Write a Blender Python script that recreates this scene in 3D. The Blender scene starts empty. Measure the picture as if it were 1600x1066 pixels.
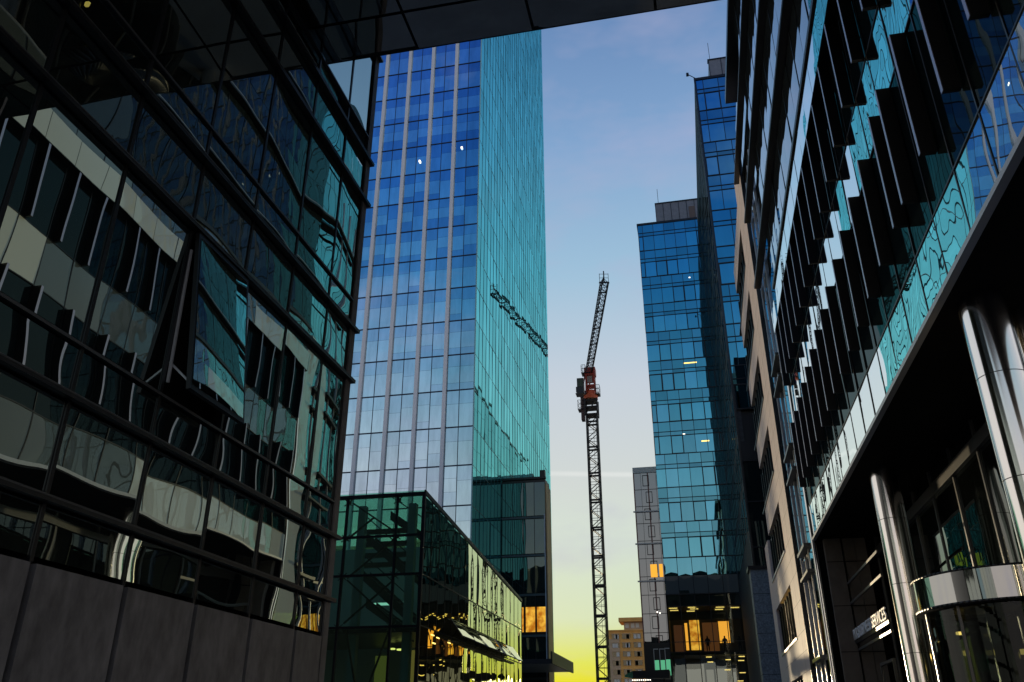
import bpy, bmesh, math, random
from mathutils import Vector, Matrix
random.seed(7)
C = bpy.context.scene.collection
# ------------------------------------------------------------------ camera
TH = math.atan(617/1300.0); YAW = math.atan(310/math.hypot(1300, 617))
cam = bpy.data.cameras.new("camera"); co = bpy.data.objects.new("camera", cam); C.objects.link(co)
cam.sensor_width = 36; cam.lens = 36*1300/1600.0; cam.clip_start = .05; cam.clip_end = 8000
co.location = (0, 0, 0); co.rotation_euler = (math.pi/2+TH, 0, YAW)
bpy.context.scene.camera = co
# ------------------------------------------------------------------ sky, sun, exposure
W = bpy.data.worlds.new("World"); bpy.context.scene.world = W; W.use_nodes = True
def s2l(c):
    return tuple(((v/255+.055)/1.055)**2.4 if v > 10 else v/255/12.92 for v in c)
def build_world():
    nt = W.node_tree; N = nt.nodes; L = nt.links; N.clear()
    def nd(t, **k):
        n = N.new(t)
        for a, b in k.items(): setattr(n, a, b)
        return n
    out = nd('ShaderNodeOutputWorld'); bg = nd('ShaderNodeBackground'); bg2 = nd('ShaderNodeBackground')
    add = nd('ShaderNodeMixShader'); tc = nd('ShaderNodeTexCoord'); sx = nd('ShaderNodeSeparateXYZ')
    L.new(tc.outputs['Generated'], sx.inputs[0])
    def ramp(stops):
        r = nd('ShaderNodeValToRGB'); e = r.color_ramp.elements
        while len(e) < len(stops): e.new(.5)
        for el, (p, c) in zip(e, stops): el.position = p; el.color = (*s2l(c), 1)
        L.new(sx.outputs['Z'], r.inputs[0]); return r
    ahead = ramp([(0, (226, 214, 0)), (.05, (216, 220, 10)), (.075, (212, 228, 95)), (.12, (212, 230, 192)), (.2, (214, 229, 216)),
                  (.27, (213, 221, 219)), (.38, (203, 214, 226)), (.5, (163, 199, 225)), (.62, (135, 172, 214)),
                  (.72, (110, 145, 193)), (1, (84, 112, 168))])
    behind = ramp([(0, (240, 226, 216)), (.15, (236, 224, 218)), (.27, (200, 206, 212)), (.36, (142, 180, 202)), (.47, (84, 146, 196)),
                   (.58, (56, 116, 186)), (.7, (44, 94, 180)), (1, (48, 84, 150))])
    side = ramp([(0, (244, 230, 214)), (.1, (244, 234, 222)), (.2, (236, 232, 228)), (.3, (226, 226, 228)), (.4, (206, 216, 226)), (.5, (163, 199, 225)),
                 (.62, (135, 172, 214)), (.72, (110, 145, 193)), (1, (84, 112, 168))])  # low side sky brightened out of view to light the columns and facade
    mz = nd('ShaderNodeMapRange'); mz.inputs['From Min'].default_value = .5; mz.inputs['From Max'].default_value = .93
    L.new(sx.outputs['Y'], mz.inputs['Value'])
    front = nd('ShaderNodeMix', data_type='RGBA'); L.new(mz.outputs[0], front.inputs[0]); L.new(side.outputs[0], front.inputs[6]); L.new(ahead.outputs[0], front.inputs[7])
    mr = nd('ShaderNodeMapRange'); mr.inputs['From Min'].default_value = -.75; mr.inputs['From Max'].default_value = -.05
    L.new(sx.outputs['Y'], mr.inputs['Value'])
    mix = nd('ShaderNodeMix', data_type='RGBA'); L.new(mr.outputs[0], mix.inputs[0]); L.new(behind.outputs[0], mix.inputs[6]); L.new(front.outputs[2], mix.inputs[7])
    # thin high cloud: soft lavender patches
    nz = nd('ShaderNodeTexNoise'); nz.inputs['Scale'].default_value = 2.6; nz.inputs['Detail'].default_value = 5; nz.inputs['Roughness'].default_value = .62
    mp = nd('ShaderNodeMapping'); mp.inputs['Scale'].default_value = (1, 1.4, 2.6); mp.inputs['Location'].default_value = (.55, .1, .35)
    L.new(tc.outputs['Generated'], mp.inputs[0]); L.new(mp.outputs[0], nz.inputs['Vector'])
    cr = nd('ShaderNodeMapRange'); cr.inputs['From Min'].default_value = .5; cr.inputs['From Max'].default_value = .8; cr.inputs['To Max'].default_value = .7
    L.new(nz.outputs['Fac'], cr.inputs['Value'])
    mc = nd('ShaderNodeMix', data_type='RGBA'); L.new(cr.outputs[0], mc.inputs[0]); L.new(mix.outputs[2], mc.inputs[6]); mc.inputs[7].default_value = (*s2l((186, 184, 214)), 1)
    # contrail: a narrow great-circle band low in the sky ahead
    a = Vector((-.156, .947, .281)).normalized(); b = Vector((-.047, .96, .2765)).normalized(); n = a.cross(b).normalized()
    dt = nd('ShaderNodeVectorMath', operation='DOT_PRODUCT'); L.new(tc.outputs['Generated'], dt.inputs[0]); dt.inputs[1].default_value = n
    ab = nd('ShaderNodeMath', operation='ABSOLUTE'); L.new(dt.outputs['Value'], ab.inputs[0])
    cm = nd('ShaderNodeMapRange', interpolation_type='SMOOTHSTEP'); cm.inputs['From Min'].default_value = .0045; cm.inputs['From Max'].default_value = .0005; cm.inputs['To Max'].default_value = .75
    L.new(ab.outputs[0], cm.inputs['Value'])
    nz2 = nd('ShaderNodeTexNoise'); nz2.inputs['Scale'].default_value = 9; L.new(tc.outputs['Generated'], nz2.inputs['Vector'])
    mm = nd('ShaderNodeMath', operation='MULTIPLY'); L.new(cm.outputs[0], mm.inputs[0]); L.new(nz2.outputs['Fac'], mm.inputs[1])
    gt = nd('ShaderNodeMath', operation='GREATER_THAN'); L.new(sx.outputs['Y'], gt.inputs[0]); gt.inputs[1].default_value = .3
    mm2 = nd('ShaderNodeMath', operation='MULTIPLY'); L.new(mm.outputs[0], mm2.inputs[0]); L.new(gt.outputs[0], mm2.inputs[1])
    mt = nd('ShaderNodeMix', data_type='RGBA'); L.new(mm2.outputs[0], mt.inputs[0]); L.new(mc.outputs[2], mt.inputs[6]); mt.inputs[7].default_value = (.95, .97, .95, 1)
    L.new(mt.outputs[2], bg.inputs[0]); bg.inputs[1].default_value = 1.02
    sky = nd('ShaderNodeTexSky', sky_type='NISHITA'); sky.sun_disc = False; sky.sun_elevation = math.radians(3); sky.sun_rotation = math.radians(-12)
    L.new(sky.outputs[0], bg2.inputs[0]); bg2.inputs[1].default_value = .05
    add.inputs[0].default_value = .9; L.new(bg2.outputs[0], add.inputs[1]); L.new(bg.outputs[0], add.inputs[2]); L.new(add.outputs[0], out.inputs[0])
build_world()
sl = bpy.data.lights.new("sun", 'SUN'); so = bpy.data.objects.new("sun", sl); C.objects.link(so)
sl.energy = 2.0; sl.angle = math.radians(.5); sl.color = (1, .8, .5)
so.rotation_euler = (math.radians(-(90-3)), 0, math.radians(12))     # low ahead, a little left of the street
vs = bpy.context.scene.view_settings; vs.view_transform = 'Standard'; vs.look = 'None'; vs.exposure = 0; vs.gamma = 1
try: bpy.context.scene.display_settings.display_device = 'sRGB'
except Exception: pass

# ------------------------------------------------------------------ materials
MATS = {}
def newmat(name):
    m = bpy.data.materials.new(name); m.use_nodes = True; m.node_tree.nodes.clear(); MATS[name] = m
    return m, m.node_tree.nodes, m.node_tree.links
def wave(N, L, scale, strength, stretch=(1, 1, 1), dist=.1):
    """bump from world-space noise: the unevenness of float glass"""
    g = N.new('ShaderNodeNewGeometry'); mp = N.new('ShaderNodeMapping'); mp.inputs['Scale'].default_value = stretch
    L.new(g.outputs['Position'], mp.inputs[0])
    n = N.new('ShaderNodeTexNoise'); n.inputs['Scale'].default_value = scale; n.inputs['Detail'].default_value = 1.2; n.inputs['Roughness'].default_value = .4
    L.new(mp.outputs[0], n.inputs['Vector'])
    b = N.new('ShaderNodeBump'); b.inputs['Strength'].default_value = strength; b.inputs['Distance'].default_value = dist
    L.new(n.outputs['Fac'], b.inputs['Height']); return b
def glass(name, tint, fac=.7, base=(.01, .012, .012), scale=.5, strength=.1, stretch=(1, 1, 1), rough=0.0, vcol=False, ior=None, trans=None, dirt=0.0, fmax=1.0, facing=None):
    m, N, L = newmat(name)
    out = N.new('ShaderNodeOutputMaterial'); mix = N.new('ShaderNodeMixShader')
    gl = N.new('ShaderNodeBsdfGlossy'); gl.inputs['Roughness'].default_value = rough; gl.inputs['Color'].default_value = (*tint, 1)
    if trans:
        df = N.new('ShaderNodeBsdfTransparent'); df.inputs['Color'].default_value = (*trans, 1)
    else:
        df = N.new('ShaderNodeBsdfDiffuse'); df.inputs['Color'].default_value = (*base, 1)
    if strength:
        b = wave(N, L, scale, strength, stretch); L.new(b.outputs[0], gl.inputs['Normal'])
    col = None
    if vcol:
        at = N.new('ShaderNodeAttribute'); at.attribute_name = 'tint'
        mu = N.new('ShaderNodeMix'); mu.data_type = 'RGBA'; mu.blend_type = 'MULTIPLY'; mu.inputs[0].default_value = 1
        mu.inputs[6].default_value = (*tint, 1); L.new(at.outputs['Color'], mu.inputs[7]); col = mu.outputs[2]
    if dirt:
        g = N.new('ShaderNodeNewGeometry'); mp = N.new('ShaderNodeMapping'); mp.inputs['Scale'].default_value = (1.1, 1.1, .22)
        L.new(g.outputs['Position'], mp.inputs[0]); n = N.new('ShaderNodeTexNoise'); n.inputs['Scale'].default_value = 1.3; n.inputs['Detail'].default_value = 7; n.inputs['Roughness'].default_value = .65
        L.new(mp.outputs[0], n.inputs['Vector'])
        r = N.new('ShaderNodeMapRange'); r.inputs['From Min'].default_value = .3; r.inputs['From Max'].default_value = .62; r.inputs['To Min'].default_value = 1-dirt
        L.new(n.outputs['Fac'], r.inputs['Value'])
        mu2 = N.new('ShaderNodeMix'); mu2.data_type = 'RGBA'; mu2.blend_type = 'MULTIPLY'; mu2.inputs[0].default_value = 1
        if col: L.new(col, mu2.inputs[6])
        else: mu2.inputs[6].default_value = (*tint, 1)
        L.new(r.outputs[0], mu2.inputs[7]); col = mu2.outputs[2]
    if col: L.new(col, gl.inputs['Color'])
    if facing:
        lw = N.new('ShaderNodeLayerWeight'); lw.inputs['Blend'].default_value = .5
        pw = N.new('ShaderNodeMath'); pw.operation = 'POWER'; pw.inputs[1].default_value = 4.0; L.new(lw.outputs['Facing'], pw.inputs[0])
        mp2 = N.new('ShaderNodeMapRange'); mp2.inputs['To Min'].default_value = facing[0]; mp2.inputs['To Max'].default_value = facing[1]; L.new(pw.outputs[0], mp2.inputs['Value']); L.new(mp2.outputs[0], mix.inputs[0])
    elif ior:
        f = N.new('ShaderNodeFresnel'); f.inputs['IOR'].default_value = ior
        mn = N.new('ShaderNodeMath'); mn.operation = 'MULTIPLY'; mn.inputs[1].default_value = fmax
        L.new(f.outputs[0], mn.inputs[0]); L.new(mn.outputs[0], mix.inputs[0])
    else: mix.inputs[0].default_value = fac
    L.new(df.outputs[0], mix.inputs[1]); L.new(gl.outputs[0], mix.inputs[2]); L.new(mix.outputs[0], out.inputs[0])
    return m
def plain(name, col, rough=.5, metal=0.0, spec=.5, noise=0.0, nscale=3.0, ndetail=6, stretch=(1, 1, 1), bump=0.0, aniso=None):
    m, N, L = newmat(name)
    out = N.new('ShaderNodeOutputMaterial'); p = N.new('ShaderNodeBsdfPrincipled'); L.new(p.outputs[0], out.inputs[0])
    p.inputs['Base Color'].default_value = (*col, 1); p.inputs['Roughness'].default_value = rough; p.inputs['Metallic'].default_value = metal
    p.inputs['Specular IOR Level'].default_value = spec
    if aniso:
        p.inputs['Anisotropic'].default_value = aniso; p.inputs['Anisotropic Rotation'].default_value = .25
        tg = N.new('ShaderNodeTangent'); tg.direction_type = 'RADIAL'; tg.axis = 'Z'; L.new(tg.outputs[0], p.inputs['Tangent'])
    if noise or bump:
        g = N.new('ShaderNodeNewGeometry'); mp = N.new('ShaderNodeMapping'); mp.inputs['Scale'].default_value = stretch
        L.new(g.outputs['Position'], mp.inputs[0]); n = N.new('ShaderNodeTexNoise'); n.inputs['Scale'].default_value = nscale; n.inputs['Detail'].default_value = ndetail; n.inputs['Roughness'].default_value = .62
        L.new(mp.outputs[0], n.inputs['Vector'])
        if noise:
            r = N.new('ShaderNodeMapRange'); r.inputs['From Min'].default_value = .3; r.inputs['From Max'].default_value = .7
            r.inputs['To Min'].default_value = 1-noise; r.inputs['To Max'].default_value = 1+noise; L.new(n.outputs['Fac'], r.inputs['Value'])
            mu = N.new('ShaderNodeMix'); mu.data_type = 'RGBA'; mu.blend_type = 'MULTIPLY'; mu.inputs[0].default_value = 1; mu.clamp_result = False
            mu.inputs[6].default_value = (*col, 1); L.new(r.outputs[0], mu.inputs[7]); L.new(mu.outputs[2], p.inputs['Base Color'])
        if bump:
            b = N.new('ShaderNodeBump'); b.inputs['Strength'].default_value = bump; b.inputs['Distance'].default_value = .02; L.new(n.outputs['Fac'], b.inputs['Height']); L.new(b.outputs[0], p.inputs['Normal'])
    return m
def emit(name, col, s):
    m, N, L = newmat(name); out = N.new('ShaderNodeOutputMaterial'); e = N.new('ShaderNodeEmission')
    e.inputs[0].default_value = (*col, 1); e.inputs[1].default_value = s; L.new(e.outputs[0], out.inputs[0]); return m

G_left = glass('left_glass', (.86, .97, .88), .6, scale=.55, strength=.036)
G_soffit = glass('soffit_glass', (.75, .75, .72), .7, base=(.008, .008, .008), scale=.35, strength=.22)
G_blue = glass('tower_blue_glass', (.92, .98, 1.0), .9, scale=.25, strength=.02, vcol=True, dirt=.2)
G_mint = glass('tower_mint_glass', (.25, .82, .82), .92, scale=.3, strength=.05, stretch=(1, 1, .25), vcol=True, dirt=.14)
G_teal = glass('teal_glass', (.15, .46, .60), .92, scale=.35, strength=.04, vcol=True, dirt=.08)
G_slate = glass('slate_spandrel_glass', (.93, 1, .98), base=(.11, .125, .117), scale=.9, strength=.045, stretch=(1, 1, .6), facing=(.012, 3.8))
G_upper = glass('upper_band_glass', (.93, .97, 1), base=(.015, .02, .02), scale=.9, strength=.06, facing=(.006, 1.2))
G_mirror = glass('neutral_mirror_glass', (.85, .92, .95), .85, scale=.5, strength=.05)
G_sideA = glass('grey_side_glass', (.75, .85, .86), .85, scale=.4, strength=.05, stretch=(1, 1, .3))
G_dim = glass('dim_window_glass', (.6, .7, .7), .12, base=(.006, .008, .008), scale=.6, strength=.1)
G_spandrel = glass('pale_spandrel_glass', (.93, 1, .98), base=(.80, .80, .68), scale=.9, strength=.10, stretch=(1, 1, .6), facing=(.02, 3.6))
G_vision = glass('dark_vision_glass', (.7, .95, .95), base=(.006, .01, .011), scale=.5, strength=.08, facing=(.02, .28))
G_pod = glass('podium_glass', (.75, 1, .85), .22, scale=.4, strength=.08, trans=(.42, .74, .62))
G_podside = glass('podium_side_glass', (1, .98, .64), .95, base=(.006, .012, .01), scale=.5, strength=.08, stretch=(1, 1, .35))
G_block = glass('dark_green_glass', (.42, .62, .62), .16, base=(.012, .022, .022), scale=.6, strength=.12, stretch=(1, 1, .3))
G_grey = glass('grey_glass', (.36, .40, .42), .6, base=(.03, .032, .034), scale=.4, strength=.05)
G_lobby = glass('lobby_glass', (.85, .95, .9), base=(.006, .007, .006), scale=.5, strength=.08, ior=1.6)
G_clear = glass('clear_glass', (.8, .85, .85), scale=.4, strength=.03, ior=1.35, trans=(.42, .45, .43))
M_black = plain('black_metal', (.006, .006, .007), .38, 0, .4)
M_ledge = plain('black_ledge_metal', (.008, .008, .009), .30, 0, .6)
M_rail = plain('grey_rail_metal', (.10, .10, .10), .35, .6)
M_dkgrey = plain('dark_grey_panel', (.115, .105, .10), .55, 0, .4, noise=.45, nscale=4, ndetail=12, stretch=(1, 1, .45))
M_chrome = plain('polished_steel', (.92, .87, .80), .12, 1, aniso=.6)
M_mirror = plain('mirror_steel', (.75, .75, .72), .06, 1)
M_lgrey = plain('light_grey_metal', (.42, .42, .43), .35, .3)
M_stripe = plain('pale_grey_fin', (.90, .87, .83), .6, .0)
M_fin = plain('dark_fin_metal', (.010, .010, .011), .42, 0, .5)
M_finedge = plain('lit_fin_edge', (.42, .38, .45), .3, .6)  # pale lavender stands in for light caught on the outer edge
M_stone = plain('beige_stone', (.80, .61, .48), .7, 0, .3, noise=.07, nscale=2.2, bump=.05)
M_dstone = plain('brown_grey_stone', (.16, .135, .105), .6, 0, .4, noise=.16, nscale=2.5)
M_gran = plain('blue_grey_granite', (.155, .185, .20), .55, 0, .4, noise=.5, nscale=9, ndetail=10)
M_slate = plain('grey_ribbed_stone', (.035, .037, .037), .7, 0, .3, noise=.35, nscale=2, stretch=(1, 1, 3))
M_joint = plain('joint_black', (.004, .004, .004), .8, 0, .1)
M_ochre = plain('amber_lit_render', (.85, .43, .11), .8, 0, .2, noise=.12, nscale=.4)  # orange-tan puts the warm light on the facade into its paint
M_tanrend = plain('tan_render', (.58, .40, .23), .8, 0, .2, noise=.12, nscale=.4)
M_window = glass('far_window_glass', (.8, .8, .78), .5, base=(.05, .05, .05), strength=0)
M_curtain = plain('window_curtain', (.7, .66, .55), .8)
M_orange = plain('orange_paint', (.62, .10, .02), .5)
M_redp = plain('dark_red_paint', (.38, .045, .025), .5)
M_lattice = plain('dark_lattice_steel', (.018, .017, .016), .5, 0, .4)
M_tan = plain('sunset_tan', (.36, .22, .09), .5, .2, noise=.2, nscale=1)
M_inner = plain('interior_grey', (.30, .34, .32), .8)
M_ground = plain('paving', (.10, .10, .10), .8, noise=.2, nscale=.5)
M_person = plain('dark_clothing', (.012, .011, .011), .9)
M_white = plain('white_letters', (.85, .84, .82), .5)
E_amber = emit('amber_room_light', (1.0, .46, .05), 1.1)
E_lamp = emit('warm_ceiling_lamp', (1.0, .70, .18), 2.2)
E_white = emit('pale_lamp', (1.0, .93, .8), 2.5)
E_green = emit('green_shop_light', (.18, .75, .40), .55)
E_dim = emit('lobby_wall_glow', (.62, .56, .46), .42)
E_fill = emit('podium_fill_glow', (.55, .95, .78), .9)

# ------------------------------------------------------------------ mesh building
class MB:
    def __init__(s): s.v = []; s.f = []; s.c = []; s.sm = []; s.mi = []
    def quad(s, a, b, c, d, col=(1, 1, 1), mi=0):
        i = len(s.v); s.v += [tuple(a), tuple(b), tuple(c), tuple(d)]; s.f.append((i, i+1, i+2, i+3)); s.c.append(col); s.sm.append(False); s.mi.append(mi); return s
    def poly(s, pts, col=(1, 1, 1), mi=0):
        i = len(s.v); s.v += [tuple(p) for p in pts]; s.f.append(tuple(range(i, i+len(pts)))); s.c.append(col); s.sm.append(False); s.mi.append(mi); return s
    def hexa(s, p, col=(1, 1, 1), mi=0):
        i = len(s.v); s.v += [tuple(q) for q in p]
        for f in ((0, 3, 2, 1), (4, 5, 6, 7), (0, 1, 5, 4), (1, 2, 6, 5), (2, 3, 7, 6), (3, 0, 4, 7)):
            s.f.append(tuple(i+k for k in f)); s.c.append(col); s.sm.append(False); s.mi.append(mi)
        return s
    def box(s, x0, x1, y0, y1, z0, z1, col=(1, 1, 1), mi=0):
        return s.hexa([(x0, y0, z0), (x1, y0, z0), (x1, y1, z0), (x0, y1, z0), (x0, y0, z1), (x1, y0, z1), (x1, y1, z1), (x0, y1, z1)], col, mi)
    def bar(s, a, b, w, h=None, col=(1, 1, 1)):
        a = Vector(a); b = Vector(b); d = (b-a).normalized(); up = Vector((0, 0, 1)) if abs(d.z) < .95 else Vector((1, 0, 0))
        x = d.cross(up).normalized()*(w/2); y = x.cross(d).normalized()*((h or w)/2)
        return s.hexa([a-x-y, a+x-y, a+x+y, a-x+y, b-x-y, b+x-y, b+x+y, b-x+y], col)
    def cyl(s, cx, cy, z0, z1, r, n=48, caps=True, r2=None):
        i = len(s.v); r2 = r if r2 is None else r2
        for k in range(n):
            a = 2*math.pi*k/n; s.v.append((cx+r*math.cos(a), cy+r*math.sin(a), z0)); s.v.append((cx+r2*math.cos(a), cy+r2*math.sin(a), z1))
        for k in range(n):
            j = (k+1) % n; s.f.append((i+2*k, i+2*j, i+2*j+1, i+2*k+1)); s.c.append((1, 1, 1)); s.sm.append(True); s.mi.append(0)
        if caps:
            c = len(s.v); s.v += s.v[i:i+2*n]         # caps keep their own vertices so the side shades as a true cylinder
            s.f.append(tuple(c+2*k for k in reversed(range(n)))); s.f.append(tuple(c+2*k+1 for k in range(n)))
            s.c += [(1, 1, 1)]*2; s.sm += [False]*2; s.mi += [0]*2
        return s
    def pane(s, o, u, v, nrm, bulge=.0, tilt=.0, n=7, col=(1, 1, 1)):
        """a glass pane with a slight pillow and a slight mounting error"""
        o = Vector(o); u = Vector(u); v = Vector(v); nrm = Vector(nrm); ta = random.gauss(0, tilt); tb = random.gauss(0, tilt)
        if n <= 1:
            P = lambda a, b: o+u*a+v*b+nrm*((a-.5)*u.length*ta+(b-.5)*v.length*tb)
            return s.quad(P(0, 0), P(1, 0), P(1, 1), P(0, 1), col)
        i = len(s.v)
        for b in range(n+1):
            for a in range(n+1):
                p, q = a/n*2-1, b/n*2-1
                d = bulge*(1-p*p)*(1-q*q)+p/2*u.length*ta+q/2*v.length*tb
                s.v.append(tuple(o+u*(a/n)+v*(b/n)+nrm*d))
        for b in range(n):
            for a in range(n):
                k = i+b*(n+1)+a; s.f.append((k, k+1, k+n+2, k+n+1)); s.c.append(col); s.sm.append(True); s.mi.append(0)
        return s
WL = {}
def link_mesh(name, mb, mat, parent=None, origin=None):
    if not mb.v: return None
    xs = [Vector(p) for p in mb.v]
    if origin is None:
        lo = Vector([min(p[i] for p in xs) for i in range(3)]); hi = Vector([max(p[i] for p in xs) for i in range(3)]); origin = (lo+hi)/2
    else: origin = Vector(origin)
    me = bpy.data.meshes.new(name); me.from_pydata([tuple(p-origin) for p in xs], [], mb.f); me.update()
    for m in (mat if isinstance(mat, (list, tuple)) else [mat]): me.materials.append(m)
    me.polygons.foreach_set('use_smooth', mb.sm); me.polygons.foreach_set('material_index', mb.mi)
    if any(c != (1, 1, 1) for c in mb.c):
        at = me.color_attributes.new('tint', 'FLOAT_COLOR', 'CORNER'); k = 0
        for p, c in zip(me.polygons, mb.c):
            for _ in p.loop_indices: at.data[k].color = (*c, 1); k += 1
    else:
        at = me.color_attributes.new('tint', 'FLOAT_COLOR', 'CORNER')
        at.data.foreach_set('color', [1.0]*(4*len(at.data)))
    o = bpy.data.objects.new(name, me); C.objects.link(o); o.location = origin
    if parent is not None: o.parent = parent; o.location = origin-WL[parent.name]
    WL[o.name] = origin; return o
part = link_mesh
def dup_part(src, delta):
    o = src.copy(); C.objects.link(o); o.location = src.location+Vector(delta); WL[o.name] = WL[src.name]+Vector(delta); return o
def thing(name, loc, label, cat, group=None):
    o = bpy.data.objects.new(name, None); C.objects.link(o); o.location = loc; WL[o.name] = Vector(loc); o.empty_display_size = .5
    o['label'] = label; o['category'] = cat
    if group: o['group'] = group
    return o
def tag(o, label, cat, group=None, kind=None):
    if label: o['label'] = label
    if cat: o['category'] = cat
    if group: o['group'] = group
    if kind: o['kind'] = kind
    return o
GZ = -1.6
# ------------------------------------------------------------------ ground
def build_ground():
    g = MB().quad((-3000, -3000, GZ), (3000, -3000, GZ), (3000, 3000, GZ), (-3000, 3000, GZ))
    o = link_mesh('ground', g, M_ground); o['kind'] = 'structure'
build_ground()

# ------------------------------------------------------------------ left office building
XL = -7.2
def build_left():
    T = thing('office_building', (XL-6, 0, GZ), 'dark glass office building on the left with black projecting ledges and an open window', 'building')
    J = [14.62-1.645*k for k in range(8)]          # mullion lines, receding from the far corner
    bays = [(14.62, 15.80)]+[(J[k+1], J[k]) for k in range(7)]
    H1 = lambda k: 2.40+4.73*k
    vis = 9
    fr = MB(); glassz = []
    X = XL
    def panez(bi, z0, z1, k, zone):
        y0, y1 = bays[bi]
        m = MB().pane((X, y0+.04, z0+.03), (0, y1-y0-.08, 0), (0, 0, z1-z0-.06), (1, 0, 0), bulge=random.choice((1, 1, -1))*random.uniform(.0018, .0045)*min(1, (z1-z0)/1.6), tilt=.004, n=10)
        part('window_pane', m, G_left, T)
    rest = MB()
    for bi in range(len(bays)):
        y0, y1 = bays[bi]
        zs = [(1.78, 2.40, 0, 'base')]
        for k in range(0, 3):
            h = H1(k); zs += [(h+.1, h+1.24, k, 'A'), (h+1.34, h+1.94, k, 'B'), (h+2.0, h+4.73, k, 'C')]
        for z0, z1, k, zone in zs:
            if k == 2 and zone == 'C' : pass
            if zone == 'C' and k == 0 and bi == 3: continue       # the open window goes here
            if bi < vis: panez(bi, z0, z1, k, zone)
            else: rest.pane((X, y0+.04, z0+.03), (0, y1-y0-.08, 0), (0, 0, z1-z0-.06), (1, 0, 0), .003, .004, 4)
    up = MB()
    for k in range(3, 6):
        for y0, y1 in bays: up.pane((X, y0+.04, H1(k)+.1), (0, y1-y0-.08, 0), (0, 0, 4.5), (1, 0, 0), .003, .004, 3)
    o = part('upper_glazing', up, G_left, T); o['kind'] = 'stuff'
    # dark wall behind the glass, and the body of the building
    b = MB().box(X-70, X-.9, 3.2, 15.9, GZ, 31); part('building_core', b, M_black, T)
    b = MB().box(X-.9, X-.12, 15.86, 16.0, GZ, 31); part('end_wall', b, M_black, T)
    part('end_wall', MB().box(X-.9, X-.12, 3.1, 3.24, GZ, 31), M_black, T)
    b = MB().box(X-70, X+.1, 3.1, 16.06, 31, 31.6); part('roof', b, M_ledge, T)
    # mullions
    for y in J+[15.80]: part('mullion', MB().box(X-.12, X+.02, y-.03, y+.03, 1.74, 31), M_black, T)
    # slim rods along each ledge level (bottom bead of each pane)
    # ledges and rails
    for k in range(0, 6):
        h = H1(k)
        part('ledge', MB().box(X-.1, X+.14, 3.1, 16.12, h, h+.07), M_ledge, T)
        part('ledge', MB().box(X-.1, X+.14, 3.1, 16.12, h+1.24, h+1.31), M_ledge, T)
        part('rail', MB().box(X-.05, X+.05, 3.1, 15.82, h+1.95, h+1.99), M_rail, T)
        if k < 3:
            part('ledge_edge', MB().box(X+.14, X+.146, 3.1, 16.12, h+.05, h+.07), M_rail, T)
            part('ledge_edge', MB().box(X+.14, X+.146, 3.1, 16.12, h+1.29, h+1.31), M_rail, T)
    part('corner_post', MB().box(X-.3, X+.05, 15.82, 16.06, GZ, 31), M_dkgrey, T)
    # base panels with dark joints
    part('base_backing', MB().box(X-.5, X-.06, 3.1, 15.9, GZ, 1.70), M_joint, T)
    for k, (y0, y1) in enumerate(bays):
        part('base_panel', MB().box(X-.05, X+.06, y0+.05, y1-.05, GZ, 1.73), M_dkgrey, T)
    # vertical bright rods in some bays (window stays seen edge-on)
    # open top-hung window
    y0, y1 = bays[3]; zt = H1(1)-.03; zb = H1(0)+2.03; L_ = zt-zb; ang = math.radians(6.8)
    dx, dz = math.sin(ang), math.cos(ang)
    hp = Vector((X+.05, 0, zt))
    def P(y, t, off=0): return Vector((X+.05+dx*t+off*dz, y, zt-dz*t+off*dx))
    ow = MB()
    for (a, b, c, d) in ((0, .1, y0+.05, y1-.05), (L_-.12, L_, y0+.05, y1-.05), (.1, L_-.12, y0+.05, y0+.14), (.1, L_-.12, y1-.14, y1-.05)):
        ow.hexa([P(c, a), P(d, a), P(d, b), P(c, b), P(c, a, .07), P(d, a, .07), P(d, b, .07), P(c, b, .07)])
    w = part('open_window', ow, M_black, T)
    pm = MB().pane(P(y0+.1, L_-.08, .075), (0, y1-y0-.2, 0), P(y0, .08)-P(y0, L_-.08), (dz, 0, dx), .006, .002, 10)
    part('window_pane', pm, G_left, w)
    st = MB()
    st.bar((X-.02, y0+.12, zb+.5), P(y0+.09, L_-.15), .03)
    part('stay_arm', st, M_lgrey, w)
    st = MB().bar((X+.02, y0+.06, zt-.3), (X+.05, y0+.06, zb+.15), .035); part('window_jamb', st, M_lgrey, w)
    # the dark reveal behind the opening with a lit blind below
    part('window_reveal', MB().box(X-.35, X-.3, y0, y1, zb, zt), M_joint, T)
build_left()

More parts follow.
